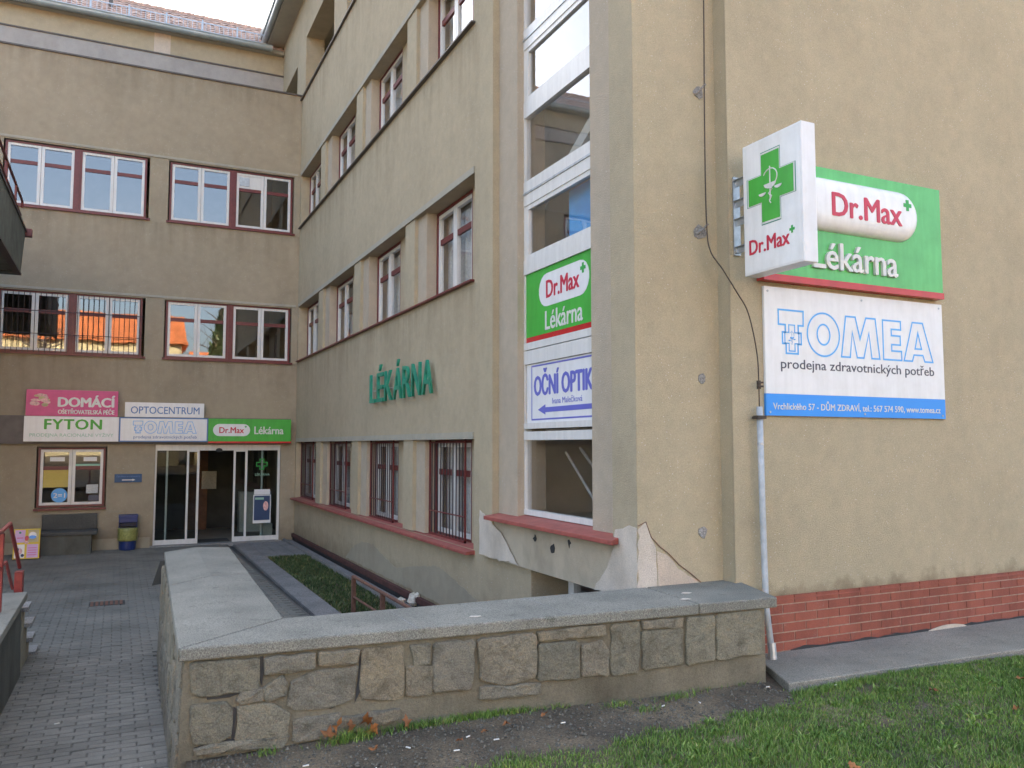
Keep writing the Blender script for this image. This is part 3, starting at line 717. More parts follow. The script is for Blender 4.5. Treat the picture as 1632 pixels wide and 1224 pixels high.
# interior
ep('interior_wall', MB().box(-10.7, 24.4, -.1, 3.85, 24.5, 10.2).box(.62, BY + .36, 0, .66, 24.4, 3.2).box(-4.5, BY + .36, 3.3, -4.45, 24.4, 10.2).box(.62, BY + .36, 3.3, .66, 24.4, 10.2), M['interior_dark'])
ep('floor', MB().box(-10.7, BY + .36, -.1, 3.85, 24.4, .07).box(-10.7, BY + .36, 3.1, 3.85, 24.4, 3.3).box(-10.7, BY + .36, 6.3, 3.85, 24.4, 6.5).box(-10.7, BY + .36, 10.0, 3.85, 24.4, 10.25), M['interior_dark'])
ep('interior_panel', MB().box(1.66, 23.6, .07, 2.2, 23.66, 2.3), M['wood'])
ep('interior_panel', MB().box(.7, 23.9, .07, 3.7, 23.96, 3.0), M['dark'])
ep('notice', MB().box(2.05, 23.55, 1.15, 2.42, 23.58, 1.62), M['curtain'])
ep('interior_box', MB().box(3.22, 20.75, .07, 3.45, 20.95, .42), M['white'])
ep('interior_counter', MB().box(2.9, 22.5, .07, 3.7, 22.9, 1.1), M['curtain'])
# windows of the upper floors, each opening holds two
wB = window_meshes(1.36, 1.33, 'B'); wB2 = window_meshes(1.36, 1.40, 'B')
for ri, (z0, dd) in enumerate(((4.31, wB), (7.48, wB2))):
    for oi, (a, b) in enumerate(xo):
        for q in range(2):
            xw = a + .03 + q * 1.43
            w_ = make_window(dd, ent, (xw, BY + .05, z0), 0)
            if q == 0: ep('mullion', MB().box(xw + 1.361, BY + .03, z0, xw + 1.429, BY + .16, z0 + (1.33 if ri == 0 else 1.40)), M['red'])
            if ri == 1 and oi == 3 and q == 1:
                obj('vent_panel', MB().box(.10, .025, 1.0, .62, .038, 1.31), M['white'], w_)
                obj('vent_grid', MB().box(.12, .012, 1.06, .34, .0245, 1.26), M['galv'], w_)
        ep('sill', MB().box(a - .03, BY - .05, z0 - .045, b + .03, BY + .06, z0 + .0), M['red'])
for xg in (-2.39, -.96): grille(ent, (xg, BY - .06, 4.33), 0, .02, 1.36, 13, barB, (.38, .87))
# ground-floor window
wG = window_meshes(1.29, 1.27, 'W')
gw = make_window(wG, ent, (-1.53, BY + .04, .995), 0)
ep('sill', MB().box(-1.58, BY - .07, .93, -.20, BY + .05, .975), M['red'])
obj('notice', MB().box(.22, .032, .98, .50, .0385, 1.07), M['whitepaint'], gw)
obj('notice', MB().box(.86, .032, .98, 1.12, .0385, 1.07), M['whitepaint'], gw)
obj('blind', MB().box(.09, .06, .42, .60, .07, .80), M['yellowp'], gw)
st = obj('round_sticker', MB().prism(circle(.42, .25, .155, .155, 28), .037, .032, 'y'), M['blueprint'], gw)
lettering('2=1', .31, .53, .20, .30, .002, M['white'], gw, .031, .02)
obj('notice', MB().box(.93, .033, .28, 1.16, .0385, .47), M['curtain'], gw)
obj('notice', MB().box(.98, .033, .12, 1.18, .0385, .24), M['ink'], gw)
obj('pale_strip', MB().box(.70, .033, .86, 1.18, .0385, .92), M['palegreen'], gw)  # thin pale green strip across the right sash
# sliding door set
DY = BY + .06
fr = MB().box(.765, DY - .02, 2.20, 3.515, DY + .14, 2.335).box(.765, DY, .08, .80, DY + .1, 2.20).box(3.46, DY, .08, 3.515, DY + .1, 2.20).box(.80, DY, .085, 1.45, DY + .06, .19).box(2.75, DY, .085, 3.46, DY + .06, .19)
dfr = ep('door_frame', fr, M['white'])
obj('fixed_pane', MB().box(.80, DY + .03, .19, 1.45, DY + .036, 2.20), M['paned'], dfr)
obj('fixed_pane', MB().box(2.75, DY + .03, .19, 3.46, DY + .036, 2.20), M['paned'], dfr)
obj('mullion', MB().box(1.00, DY + .05, .19, 1.04, DY + .09, 2.20), M['white'], dfr)
obj('mullion', MB().box(3.09, DY + .06, .19, 3.13, DY + .1, 2.20), M['white'], dfr)
for (a, b) in ((1.43, 1.70), (2.45, 2.76)):
    lf = ep('sliding_door', MB().slab([a, a + .045, b - .05, b], [.085, .20, 2.17, 2.20], lambda u, w, a=a, b=b: a + .045 < u < b - .05 and .2 < w < 2.17, DY - .045, DY - .005, 'y'), M['white'])
    obj('pane', MB().box(a + .045, DY - .028, .2, b - .05, DY - .022, 2.17), M['paned'], lf)
ep('threshold', MB().box(.7, BY - .12, -.1, 3.56, BY + .2, .08), M['concrete'])
ep('mat', MB().box(1.72, BY + .2, .072, 2.44, BY + .9, .085), M['dark'])
ep('motion_sensor', MB().prism(circle(2.12, 2.205, .07, .05, 12), DY - .10, DY - .021, 'y'), M['tar'])
cr = obj('cross_sticker', MB(), M['dkgreen'], dfr) if False else None
mb = MB(); outline(mb, plus(3.10, 1.87, .24, .24), .022, DY + .028); obj('cross_sticker', mb, M['greenprint'], dfr)
lettering('LÉKÁRNA', 2.95, 3.28, 1.60, 1.67, .002, M['palegreen'], dfr, DY + .028)
ep('dark_fascia', MB().box(-4.2, BY - .10, 2.35, 3.72, BY - .001, 2.95), M['fascia'])
ep('base_course', MB().box(-4.2, BY - .03, -.1, .70, BY - .001, .28), M['cement'])
for (x0, x1, z0, z1) in ((-1.9, -1.2, .62, .80), (-1.5, -.3, .84, .93), (-.3, .15, .85, .90)):
    P = [(x0 + (x1 - x0) * (.5 + .5 * math.cos(t)) + RNG.normal() * .02, z0 + (z1 - z0) * (.5 + .5 * math.sin(t)) + RNG.normal() * .01) for t in np.linspace(0, 2 * PI, 19)[:-1]]
    ep('soot_stain', MB().prism(P, BY - .001, BY - .003, 'y'), M['cement'])

# ================================================================== LEFT WING (mostly off frame) with its balcony and steps
left = thing('left_wing', 'low left-hand wing closing the courtyard beyond the balcony', 'building', (-6, 15, 0))
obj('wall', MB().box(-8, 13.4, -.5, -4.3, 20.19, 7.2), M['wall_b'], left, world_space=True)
obj('roof', MB().box(-8.2, 13.2, 7.2, -4.2, 20.19, 7.4), M['dkedge'], left, world_space=True)
bal = thing('balcony', 'weathered green balcony with iron railing sticking out at the upper left edge', 'balcony', (-2.5, 15, 5.5))
def bp(name, mb, m, **k): return obj(name, mb, m, bal, world_space=True, **k)
bp('deck', MB().box(-4.3, 13.6, 5.46, -1.75, 17.5, 5.60), M['balcony'])
bp('side_panel', MB().hexa([(-1.78, 13.6, 5.44), (-1.70, 13.6, 5.44), (-1.70, 17.15, 5.44), (-1.78, 17.15, 5.44), (-1.78, 13.6, 6.33), (-1.70, 13.6, 6.33), (-1.70, 17.68, 6.33), (-1.78, 17.68, 6.33)]), M['balcony'])
bp('end_panel', MB().hexa([(-4.3, 17.07, 5.44), (-1.78, 17.07, 5.44), (-1.78, 17.15, 5.44), (-4.3, 17.15, 5.44), (-4.3, 17.6, 6.33), (-1.78, 17.6, 6.33), (-1.78, 17.68, 6.33), (-4.3, 17.68, 6.33)]), M['balcony'])
bp('edge_strip', MB().box(-1.79, 13.6, 6.331, -1.68, 17.7, 6.37).box(-1.79, 13.6, 5.40, -1.685, 17.16, 5.438), M['black'])
bp('handrail', MB().tube([(-1.74, 13.6, 6.86), (-1.74, 17.3, 6.82), (-1.74, 17.35, 6.70)], .022, 7), M['red'])
bp('middle_rail', MB().tube([(-1.74, 13.6, 6.58), (-1.74, 17.2, 6.52)], .018, 7), M['red'])
for yy in (13.7, 15.0, 16.3): bp('post', MB().tube([(-1.74, yy, 6.37), (-1.74, yy, 6.85)], .02, 7), M['red'])
bp('corner_block', MB().box(-1.80, 17.70, 6.26, -1.60, 17.85, 6.40), M['red'])

terr = thing('side_terrace', 'low concrete-capped retaining wall at the left edge with steps at its far end', 'wall', (-1.8, 7, 0))
def tp(name, mb, m, **k): return obj(name, mb, m, terr, world_space=True, **k)
tp('wall_body', MB().hexa([(-3.4, 3.5, -.2), (-.76, 3.5, -.2), (-.76, 9.2, -.2), (-3.4, 9.2, -.2), (-3.4, 3.5, .86), (-.78, 3.5, .86), (-.78, 9.12, .86), (-3.4, 9.12, .86)]), M['mossy'])
tp('cap', MB().box(-3.4, 3.4, .861, -.735, 9.2, .93), M['granite'], bevel=.008)
for i in range(4):
    z = .78 - i * .205; tp('step', MB().box(-3.2, 9.22 + i * .30, z - .045, -.725 + (i % 2) * .012, 9.55 + i * .30, z), M['concrete'], bevel=.006)
    tp('riser', MB().box(-3.2, 9.30 + i * .30, -.2, -.78, 9.55 + i * .30, z - .046), M['cement'])
rl = thing('step_railing', 'red painted iron railing standing on the left wall cap by the steps', 'railing', (-.86, 8.3, .93))
def rp(name, mb, m): return obj(name, mb, m, rl, world_space=True)
rp('post', MB().box(-.885, 8.16, .93, -.845, 8.24, 1.58), M['redrail'])
rp('handrail', MB().tube([(-.865, 7.2, 1.62), (-.865, 8.2, 1.60), (-.86, 8.75, 1.62), (-.855, 9.7, 1.10)], .018, 8), M['redrail'])
rp('middle_rail', MB().tube([(-.865, 7.2, 1.32), (-.865, 8.2, 1.30), (-.86, 8.55, 1.30), (-.855, 9.12, .98)], .014, 8), M['redrail'])
rp('post', MB().box(-.89, 9.62, .62, -.82, 9.78, 1.06), M['redrail'])

# ================================================================== STONE WALL
wl = thing('stone_wall', 'low rubble stone wall with grey granite coping between path and lawn', 'wall', (2.2, 5, 0))
def wp(name, mb, m, **k): return obj(name, mb, m, wl, world_space=True, **k)
def fyw(x): return 5.083 - .062 * (x - .34)      # plane of the wall's street face
core = MB()
core.add([(.325, fyw(.34), -.2), (4.40, fyw(4.4), -.2), (4.66, 5.56, -.2), (1.02, 5.56, -.2), (.375, fyw(.34), 1.112), (4.40, fyw(4.4), 1.112), (4.66, 5.56, 1.112), (1.02, 5.56, 1.112)], [(0, 3, 2, 1), (4, 5, 6, 7), (0, 1, 5, 4), (1, 2, 6, 5), (2, 3, 7, 6), (3, 0, 4, 7)])
core.add([(.326, 5.10, -.2), (1.0, 5.4, -.2), (1.12, 9.62, -.2), (.42, 9.52, -.2), (.376, 5.10, 1.111), (1.0, 5.4, 1.111), (1.12, 9.62, 1.111), (.485, 9.52, 1.111)], [(0, 3, 2, 1), (4, 5, 6, 7), (0, 1, 5, 4), (1, 2, 6, 5), (2, 3, 7, 6), (3, 0, 4, 7)])
wp('mortar_core', core, M['mortar'])
# coping: slabs with a slightly raised ridge on the limb along the path
zc, zt_ = 1.114, 1.190
def slab3(p, ridge=None): return p
def coping(pts, ztops):
    n = len(pts); return MB().add([(x, y, zc) for x, y in pts] + [(x, y, z) for (x, y), z in zip(pts, ztops)], [tuple(range(n - 1, -1, -1)), tuple(range(n, 2 * n))] + [(i, (i + 1) % n, n + (i + 1) % n, n + i) for i in range(n)])
wp('coping_slab', coping([(.340, 5.05), (3.80, 4.836), (3.86, 5.59), (1.02, 5.633)], [zt_] * 4), M['granite'], bevel=.012)
wp('coping_slab', coping([(3.806, 4.836), (4.494, 4.792), (4.785, 5.63), (3.866, 5.59)], [zt_ + .002] * 4), M['granite'], bevel=.012)
m0, m1 = (.70, 5.36), (.80, 9.68)
for (a, b) in ((0, .5), (.5, 1)):
    L0, L1 = Vector((.3405, 5.056)), Vector((.482, 9.59)); R0, R1 = Vector((1.018, 5.64)), Vector((1.154, 9.745)); C0, C1 = Vector(m0), Vector(m1)
    g_ = .002 if a else 0
    la, lb = L0.lerp(L1, a + g_), L0.lerp(L1, b); ra, rb = R0.lerp(R1, a + g_), R0.lerp(R1, b); ca, cb = C0.lerp(C1, a + g_), C0.lerp(C1, b)
    rz = zt_ + .028
    rza = zt_ + .001 if a == 0 else rz
    mbx = MB().add([(la.x, la.y, zc), (ra.x, ra.y, zc), (rb.x, rb.y, zc), (cb.x, cb.y, zc), (lb.x, lb.y, zc), (la.x, la.y, zt_ + .001), (ca.x, ca.y, rza), (ra.x, ra.y, zt_ + .001), (rb.x, rb.y, zt_ + .001), (cb.x, cb.y, rz), (lb.x, lb.y, zt_ + .001)],
                  [(0, 4, 3, 2, 1), (5, 6, 9, 10), (6, 7, 8, 9), (0, 1, 7, 6, 5), (1, 2, 8, 7), (2, 3, 9, 8), (3, 4, 10, 9), (4, 0, 5, 10)])
    wp('coping_slab', mbx, M['granite'], bevel=.008)
for xx in (1.72, 2.78):
    wp('coping_joint', MB().box(xx - .0025, fyw(xx) - .0295, 1.12, xx + .0025, 5.60, 1.1915), M['concrete'])
for k in range(16):
    xx = RNG.uniform(.4, 4.4); q = [(xx + RNG.uniform(.012, .05) * math.cos(t), 1.186 + RNG.uniform(.003, .012) * math.sin(t)) for t in np.linspace(0, 2 * PI, 8)[:-1]]
    wp('coping_chip', MB().add([(a, 5.045 - .0622 * (a - .34) - .003 if False else (5.0502 - .0619 * (a - .340)) - .0015, min(b, 1.189)) for a, b in q], [tuple(range(7))]), M['concrete'])
for (x, y) in ((2.18, 5.12), (3.82, 5.02), (3.98, 5.22)):
    wp('white_splash', MB().prism([(x + .045 * math.cos(t) * RNG.uniform(.6, 1.2), y + .03 * math.sin(t) * RNG.uniform(.6, 1.2)) for t in np.linspace(0, 2 * PI, 13)[:-1]], zt_ + .003, zt_ + .0045, 'z'), M['bare'])
# stones: raised, uneven faces with their own outline
def stone_mesh(poly, frame, depth):
    P = []
    n = len(poly); cx = sum(p[0] for p in poly) / n; cz = sum(p[1] for p in poly) / n
    for i in range(n):
        a, b, c = Vector(poly[i - 1]), Vector(poly[i]), Vector(poly[(i + 1) % n])
        e = b.lerp(a, .07); f_ = b.lerp(c, .07); P.append(e); P.append(f_)
        k = max(0, int((c - b).length / .07) - 1)
        for j in range(k): P.append(b.lerp(c, .07 + .86 * (j + 1) / (k + 1)) + Vector((RNG.normal(), RNG.normal())) * .0045)
    m_ = len(P); rings = []
    for s, d in ((0.0, -.004), (.003, depth * .7), (.012, depth * .95), (.05, depth * 1.05)):
        ring = []
        for p in P:
            v = Vector((cx, cz)) - p; q = p + v.normalized() * min(s, v.length * .5)
            ring.append(frame(q.x, q.y, d + (RNG.normal() * .0025 if s > .003 else 0)))
        rings.append(ring)
    vs = [v for r_ in rings for v in r_] + [frame(cx, cz, depth * 1.05 + RNG.normal() * .004)]
    fs = [(k * m_ + i, k * m_ + (i + 1) % m_, (k + 1) * m_ + (i + 1) % m_, (k + 1) * m_ + i) for k in range(3) for i in range(m_)]
    fs += [(3 * m_ + i, 3 * m_ + (i + 1) % m_, 4 * m_) for i in range(m_)]
    return MB().add(vs, fs)
STONES = [[(0.409, 1.099), (0.778, 1.089), (0.777, 0.919), (0.469, 0.909), (0.424, 0.941)], [(0.812, 1.086), (1.098, 1.09), (1.095, 1.005), (0.818, 0.995)], [(1.12, 1.093), (1.364, 1.088), (1.346, 1.012), (1.208, 1.012), (1.126, 1.025)], [(0.811, 0.916), (0.905, 0.976), (0.939, 0.928), (0.934, 0.867), (0.839, 0.843), (0.811, 0.872)], [(0.972, 0.934), (1.127, 0.984), (1.356, 0.989), (1.33, 0.805), (1.175, 0.764), (0.997, 0.776), (0.946, 0.813)], [(1.38, 1.087), (1.632, 1.087), (1.641, 0.849), (1.635, 0.782), (1.577, 0.766), (1.383, 0.799)], [(0.421, 0.861), (0.594, 0.861), (0.636, 0.81), (0.631, 0.678), (0.558, 0.641), (0.445, 0.652), (0.419, 0.748)], [(0.671, 0.828), (0.848, 0.824), (0.958, 0.746), (0.938, 0.63), (0.733, 0.627), (0.659, 0.645)], [(0.985, 0.71), (1.258, 0.721), (1.223, 0.647), (1.206, 0.578), (0.984, 0.594)], [(1.226, 0.697), (1.613, 0.706), (1.613, 0.65), (1.228, 0.588)], [(0.693, 0.911), (0.796, 0.916), (0.804, 0.856), (0.694, 0.842), (0.664, 0.871)], [(0.441, 0.615), (0.533, 0.636), (0.632, 0.636), (0.956, 0.624), (0.922, 0.576), (0.453, 0.596)], [(1.682, 1.082), (1.808, 1.081), (1.802, 0.961), (1.715, 0.959)], [(1.661, 0.955), (1.821, 0.942), (1.815, 0.773), (1.663, 0.783)], [(1.838, 1.082), (2.107, 1.077), (2.077, 0.773), (1.83, 0.786)], [(2.13, 1.082), (2.526, 1.087), (2.53, 0.813), (2.313, 0.776), (2.147, 0.83)], [(2.545, 1.091), (3.041, 1.104), (3.049, 1.037), (2.562, 1.037)], [(2.555, 1.016), (2.844, 1.005), (2.846, 0.765), (2.545, 0.781)], [(2.873, 0.975), (3.022, 0.993), (3.08, 0.91), (3.07, 0.757), (2.872, 0.777)], [(3.098, 1.092), (3.32, 1.097), (3.304, 0.749), (3.102, 0.754)], [(3.34, 1.097), (3.671, 1.097), (3.66, 1.041), (3.353, 1.05)], [(3.345, 1.032), (3.67, 1.029), (3.665, 0.779), (3.345, 0.768)], [(3.71, 1.094), (3.942, 1.092), (3.935, 0.779), (3.704, 0.764)], [(3.966, 1.104), (4.357, 1.103), (4.354, 0.784), (3.955, 0.777)], [(2.147, 0.78), (2.558, 0.758), (2.558, 0.698), (2.147, 0.708)]]
for st_ in STONES:
    cx_ = sum(p[0] for p in st_) / len(st_); cz_ = sum(p[1] for p in st_) / len(st_)
    st_ = [(p[0] + math.copysign(.009, p[0] - cx_), min(1.106, p[1] + math.copysign(.008, p[1] - cz_))) for p in st_]
    d = RNG.uniform(.016, .034)
    wp('stone', stone_mesh(st_, lambda a, b, c: (a, fyw(a) - c, b), d), M['stone'])
for pts in ([(.785, 1.10), (.805, 1.10), (.808, 1.0), (.80, .93), (.786, .97)], [(.50, .898), (.62, .905), (.72, .912), (.62, .885), (.50, .885)], [(.645, .83), (.662, .82), (.655, .66), (.64, .64), (.632, .72)], [(1.37, 1.08), (1.382, 1.08), (1.375, .84), (1.34, .77), (1.355, .90)], [(2.255, 1.08), (2.275, 1.08), (2.27, .86), (2.31, .79), (2.25, .80)], [(.44, .63), (.60, .66), (.76, .62), (.62, .61), (.45, .60)], [(3.36, 1.09), (3.372, 1.09), (3.365, .78), (3.357, .78)], [(1.14, .765), (1.24, .80), (1.30, .79), (1.2, .755)]):
    wp('open_joint', MB().add([(a, fyw(a) - .006, b) for a, b in pts], [tuple(range(len(pts)))]), M['tar'])
# long face along the path, battered outwards
def lf_(a, b, c):
    t = (a - 5.08) / (9.52 - 5.08); x = (.325 + .05 * (b + .2) / 1.312) + t * .10
    return (x - c, a, b)
y = 5.12
while y < 9.35:
    w = RNG.uniform(.32, .6); y1 = min(9.5, y + w); zb = path_z(y) - .02; z = zb
    hs_ = []
    while z < 1.0:
        h = RNG.uniform(.17, .34); z1 = min(1.09, z + h)
        if 1.09 - z1 < .12: z1 = 1.09
        j = lambda s=.018: RNG.uniform(-s, s)
        split = (RNG.random() < .45 and w > .42)
        segs = [(y, y1)] if not split else [(y, y + w * .5), (y + w * .5, y1)]
        for (a, b) in segs:
            if z1 - z > .07: wp('stone', stone_mesh([(a + .012 + j(), z + .012 + j(.01)), (b - .012 + j(), z + .012 + j(.01)), (b - .012 + j(), z1 - .012 + j(.01)), (a + .012 + j(), z1 - .012 + j(.01))], lf_, RNG.uniform(.008, .02)), M['stone'])
        z = z1
    y = y1
tag(obj('metal_flap', MB().hexa([(.365, 9.50, .86), (.50, 9.50, .88), (.50, 9.53, .88), (.365, 9.53, .86), (.440, 9.50, 1.11), (.50, 9.50, 1.112), (.50, 9.53, 1.112), (.440, 9.53, 1.11)]), M['dark']),
    'dark sheet metal flap sticking out under the far end of the stone wall coping', 'plate')

# ================================================================== SIGNS
def sign(name, label, cat, x, y, z, rotz=0): return thing(name, label, cat, (x, y, z), rotz)
TX0 = 5.11
def tomea(parent, x0, z0, sx, sz, y, w, m):
    """outlined word; source box x 5.11..7.105, z 3.12..3.507"""
    X = lambda x: x0 + (x - TX0) * sx; Z = lambda z: z0 + (z - 3.12) * sz
    def o(pts): mb = MB(); outline(mb, [(X(a), Z(b)) for a, b in pts], w, y); obj('letter', mb, m, parent)
    o([(5.122, 3.505), (5.416, 3.505), (5.412, 3.376), (5.352, 3.376), (5.352, 3.31), (5.385, 3.31), (5.385, 3.21), (5.345, 3.21), (5.345, 3.125), (5.205, 3.125), (5.205, 3.21), (5.165, 3.21), (5.165, 3.31), (5.20, 3.31), (5.20, 3.376), (5.122, 3.376)])
    mb = MB(); outline(mb, [(X(a), Z(b)) for a, b in plus(5.275, 3.262, .165, .23, .42)], w * .7, y); obj('cross', mb, m, parent)
    emblem(parent, X(5.275), Z(3.265), .13 * sx, .17 * sz, m, y - .001)
    mb = MB(); outline(mb, circle(X(5.657), Z(3.313), .197 * sx, .194 * sz, 36), w, y); outline(mb, circle(X(5.657), Z(3.313), .078 * sx, .092 * sz, 28), w, y); obj('letter', mb, m, parent)
    o([(5.874, 3.125), (5.939, 3.498), (6.062, 3.498), (6.117, 3.30), (6.20, 3.498), (6.323, 3.498), (6.37, 3.125), (6.265, 3.125), (6.235, 3.36), (6.16, 3.125), (6.075, 3.125), (6.02, 3.36), (5.985, 3.125)])
    o([(6.421, 3.495), (6.665, 3.495), (6.665, 3.415), (6.535, 3.415), (6.535, 3.355), (6.655, 3.355), (6.655, 3.27), (6.535, 3.27), (6.535, 3.21), (6.668, 3.21), (6.668, 3.125), (6.421, 3.125)])
    o([(6.699, 3.125), (6.829, 3.497), (6.973, 3.497), (7.105, 3.125), (6.99, 3.125), (6.965, 3.185), (6.84, 3.185), (6.815, 3.125)])
    o([(6.858, 3.245), (6.95, 3.245), (6.904, 3.40)])
T = thing('wall_sign', 'white TOMEA board with blue address strip low on the front wall', 'sign', (4.985, 5.405, 2.58))
def on(o_, x, z): return (x - o_.location.x, z - o_.location.z)
obj('board', MB().box(0, -.012, .19, 2.265, .012, 1.12), M['whitepaint'], T)
obj('strip', MB().box(0, -.012, 0, 2.265, .012, .1895), M['bluestrip'], T)
tomea(T, TX0 - 4.985 + .02, 3.12 - 2.58, .985, 1, -.0125, .016, M['blueprint'])
lettering('prodejna zdravotnických potřeb', .175, 2.12, .385, .505, .0015, M['ink'], T, -.0125, 0.006)
lettering('Vrchlického 57 - DŮM ZDRAVÍ, tel.: 567 574 590, www.tomea.cz', .075, 2.19, .045, .135, .0015, M['white'], T, -.0125, .012)
for (x, z) in ((.04, 1.08), (1.17, 1.08), (2.22, 1.08), (.04, .03), (1.17, .03), (2.22, .03)): obj('screw', MB().tube([(x, -.012, z), (x, -.017, z)], .010, 8), M['galv'], T)

D = thing('wall_sign', 'large green Lékárna sign with raised white Dr.Max capsule on the front wall', 'sign', (4.93, 5.41, 3.74))
obj('board', MB().box(0, -.075, .06, 2.272, .01, 1.085), M['green2'], D)
obj('strip', MB().box(0, -.085, -.0, 2.275, .005, .059), M['redstrip'], D)
def pillow(x0, x1, z0, z1, y0, dep, n=14, k=6):
    vs = []; P0 = pill(x0, x1, z0, z1, n); cx, cz = (x0 + x1) / 2, (z0 + z1) / 2; m_ = len(P0); r0 = (z1 - z0) / 2
    for i in range(k + 1):
        a = i / k * PI / 2; ins = r0 * .55 * (1 - math.cos(a)); d = dep * math.sin(a)
        q = pill(x0 + ins, x1 - ins, z0 + ins, z1 - ins, n); vs += [(p[0], y0 - d, p[1]) for p in q]
    fs = [(i * m_ + j, i * m_ + (j + 1) % m_, (i + 1) * m_ + (j + 1) % m_, (i + 1) * m_ + j) for i in range(k) for j in range(m_)] + [tuple(range(k * m_, (k + 1) * m_))]
    return MB().add(vs, fs)
obj('capsule', pillow(.40, 1.90, .50, .98, -.075, .09), M['whiteglossy'], D, smooth=True)
lettering('Dr.Max', .735, 1.615, .625, .835, .004, M['redprint'], D, -.1655, .03)
poly_print(plus(1.70, .835, .105, .105, .34), M['greenprint'], D, -.160, .008, 'plus_mark')
lettering('Lékárna', .565, 1.62, .155, .40, .025, M['white'], D, -.076, .022)

# projecting light box
Pj = thing('projecting_sign', 'white double-sided light box with green pharmacy cross bracketed out from the corner', 'sign', (4.652, 5.25, 3.72), -PI / 2)
# local x = towards the street (-y world), local -y = towards -x world
bx = MB().box(0, 0, 0, .66, .145, 1.10); obj('light_box', bx, M['whitepaint'], Pj, bevel=.008)
obj('face_sheet', MB().box(.018, -.003, .018, .642, -.0005, 1.082), M['whiteglossy'], Pj)
def cross_sheet(cx, cz, w, h, y, m_, name): poly_print(plus(cx, cz, w, h, .40), m_, Pj, y, .0015, name)
cross_sheet(.325, .68, .545, .60, -.003, M['dkgreen'], 'cross_border')
cross_sheet(.325, .68, .53, .585, -.0046, M['white'], 'cross_border')
cross_sheet(.325, .68, .50, .555, -.0062, M['green'], 'cross')
emblem(Pj, .325, .69, .40, .42, M['white'], -.009)
lettering('Dr.Max', .07, .515, .165, .285, .002, M['redprint'], Pj, -.0035, .03)
poly_print(plus(.545, .275, .055, .06, .34), M['greenprint'], Pj, -.0035, .002, 'plus_mark')
obj('bracket', MB().box(-.165, .03, .22, -.155, .10, .90), M['galv'], Pj)
for z in (.26, .50, .66, .84): obj('bracket_arm', MB().box(-.154, .05, z - .03, -.001, .06, z + .03).box(-.154, .03, z + .025, -.001, .09, z + .03), M['galv'], Pj)
for z in (.25, .87): obj('bolt', MB().tube([(-.1545, .042, z), (-.14, .042, z)], .012, 6), M['galv'], Pj)

# tower panels
S = thing('window_sign', 'green Dr.Max Lékárna panel set in the tall stair window', 'sign', (3.955, 7.915, 3.42), -PI / 2)
obj('board', MB().box(0, 0, .06, 1.52, .03, .75), M['green'], S); obj('strip', MB().box(0, 0, .005, 1.52, .03, .0595), M['redstrip'], S)
poly_print(pill(.30, 1.33, .34, .685), M['whitepaint'], S, 0, .002, 'capsule')
lettering('Dr.Max', .47, 1.14, .425, .605, .002, M['redprint'], S, -.0025, .03)
poly_print(plus(1.215, .60, .10, .10, .34), M['greenprint'], S, -.0025, .002, 'plus_mark')
lettering('Lékárna', .44, 1.20, .095, .29, .002, M['white'], S, 0, .02)
S = thing('window_sign', 'white OČNÍ OPTIKA panel with violet arrow under the green stair window panel', 'sign', (3.955, 7.90, 2.56), -PI / 2)
obj('board', MB().box(0, 0, 0, 1.50, .03, .625), M['whitepaint'], S)
mb = MB(); outline(mb, [(.115, .035), (1.47, .035), (1.47, .60), (.115, .60)], .016, -.0005); obj('border', mb, M['violet'], S)
lettering('OČNÍ OPTIKA', .175, 1.50, .285, .56, .002, M['violet'], S, 0, .035)
lettering('Ivana Malečková', .57, 1.17, .185, .25, .002, M['violet'], S, 0, .0)
poly_print([(.255, .135), (.42, .185), (.42, .155), (1.44, .155), (1.44, .105), (.42, .105), (.42, .08)], M['violet'], S, 0, .002, 'arrow')

# row over the entrance
def esign(label, x0, x1, z0, z1, m, y=20.02, border=None):
    s = thing('entrance_sign', label, 'sign', (x0, y, z0))
    w, h = x1 - x0, z1 - z0
    if border:
        obj('frame', MB().box(0, -.01, 0, w, .07, h), border, s); obj('board', MB().box(.025, -.016, .025, w - .025, -.0105, h - .025), m, s)
    else: obj('board', MB().box(0, -.016, 0, w, .07, h), m, s)
    return s
e = esign('pink DOMÁCÍ home-care sign with hands, top left over the entrance', -1.78, -.03, 2.945, 3.50, M['pinksign'])
for k in range(12):
    a = RNG.uniform(0, 2 * PI); rr = RNG.uniform(.3, 1); poly_print(circle(.26 + .16 * rr * math.cos(a), .31 + .14 * rr * math.sin(a), RNG.uniform(.05, .10), RNG.uniform(.025, .05), 10), M['skin'] if k % 3 else M['cream'], e, -.0165 - k * .0003, .001, 'picture')
lettering('DOMÁCÍ', .60, 1.68, .20, .45, .003, M['white'], e, -.0165, .05)
lettering('OŠETŘOVATELSKÁ PÉČE', .60, 1.68, .045, .165, .003, M['white'], e, -.0165, .03)
e = esign('white FYTON sign with green lettering, left end of the lower sign row', -1.80, .0, 2.40, 2.935, M['whitepaint'])
lettering('FYTON', .38, 1.46, .26, .475, .003, M['leafgreen'], e, -.0165, .045, spacing=1.1)
lettering('PRODEJNA RACIONÁLNÍ VÝŽIVY', .11, 1.70, .08, .19, .003, M['palegreen'], e, -.0165, .0)
e = esign('white OPTOCENTRUM sign standing on the blue-framed one', .11, 1.75, 2.945, 3.27, M['whitepaint'])
lettering('OPTOCENTRUM', .12, 1.54, .075, .235, .003, M['optblue'], e, -.0165, .012)
e = esign('white TOMEA sign in blue frame, middle of the lower sign row', .008, 1.845, 2.395, 2.935, M['whitepaint'], border=M['optblue'])
tomea(e, .27, .19, .66, .70, -.017, .012, M['blueprint'])
lettering('prodejna zdravotnických potřeb', .29, 1.60, .055, .15, .003, M['optblue'], e, -.0165, .004)
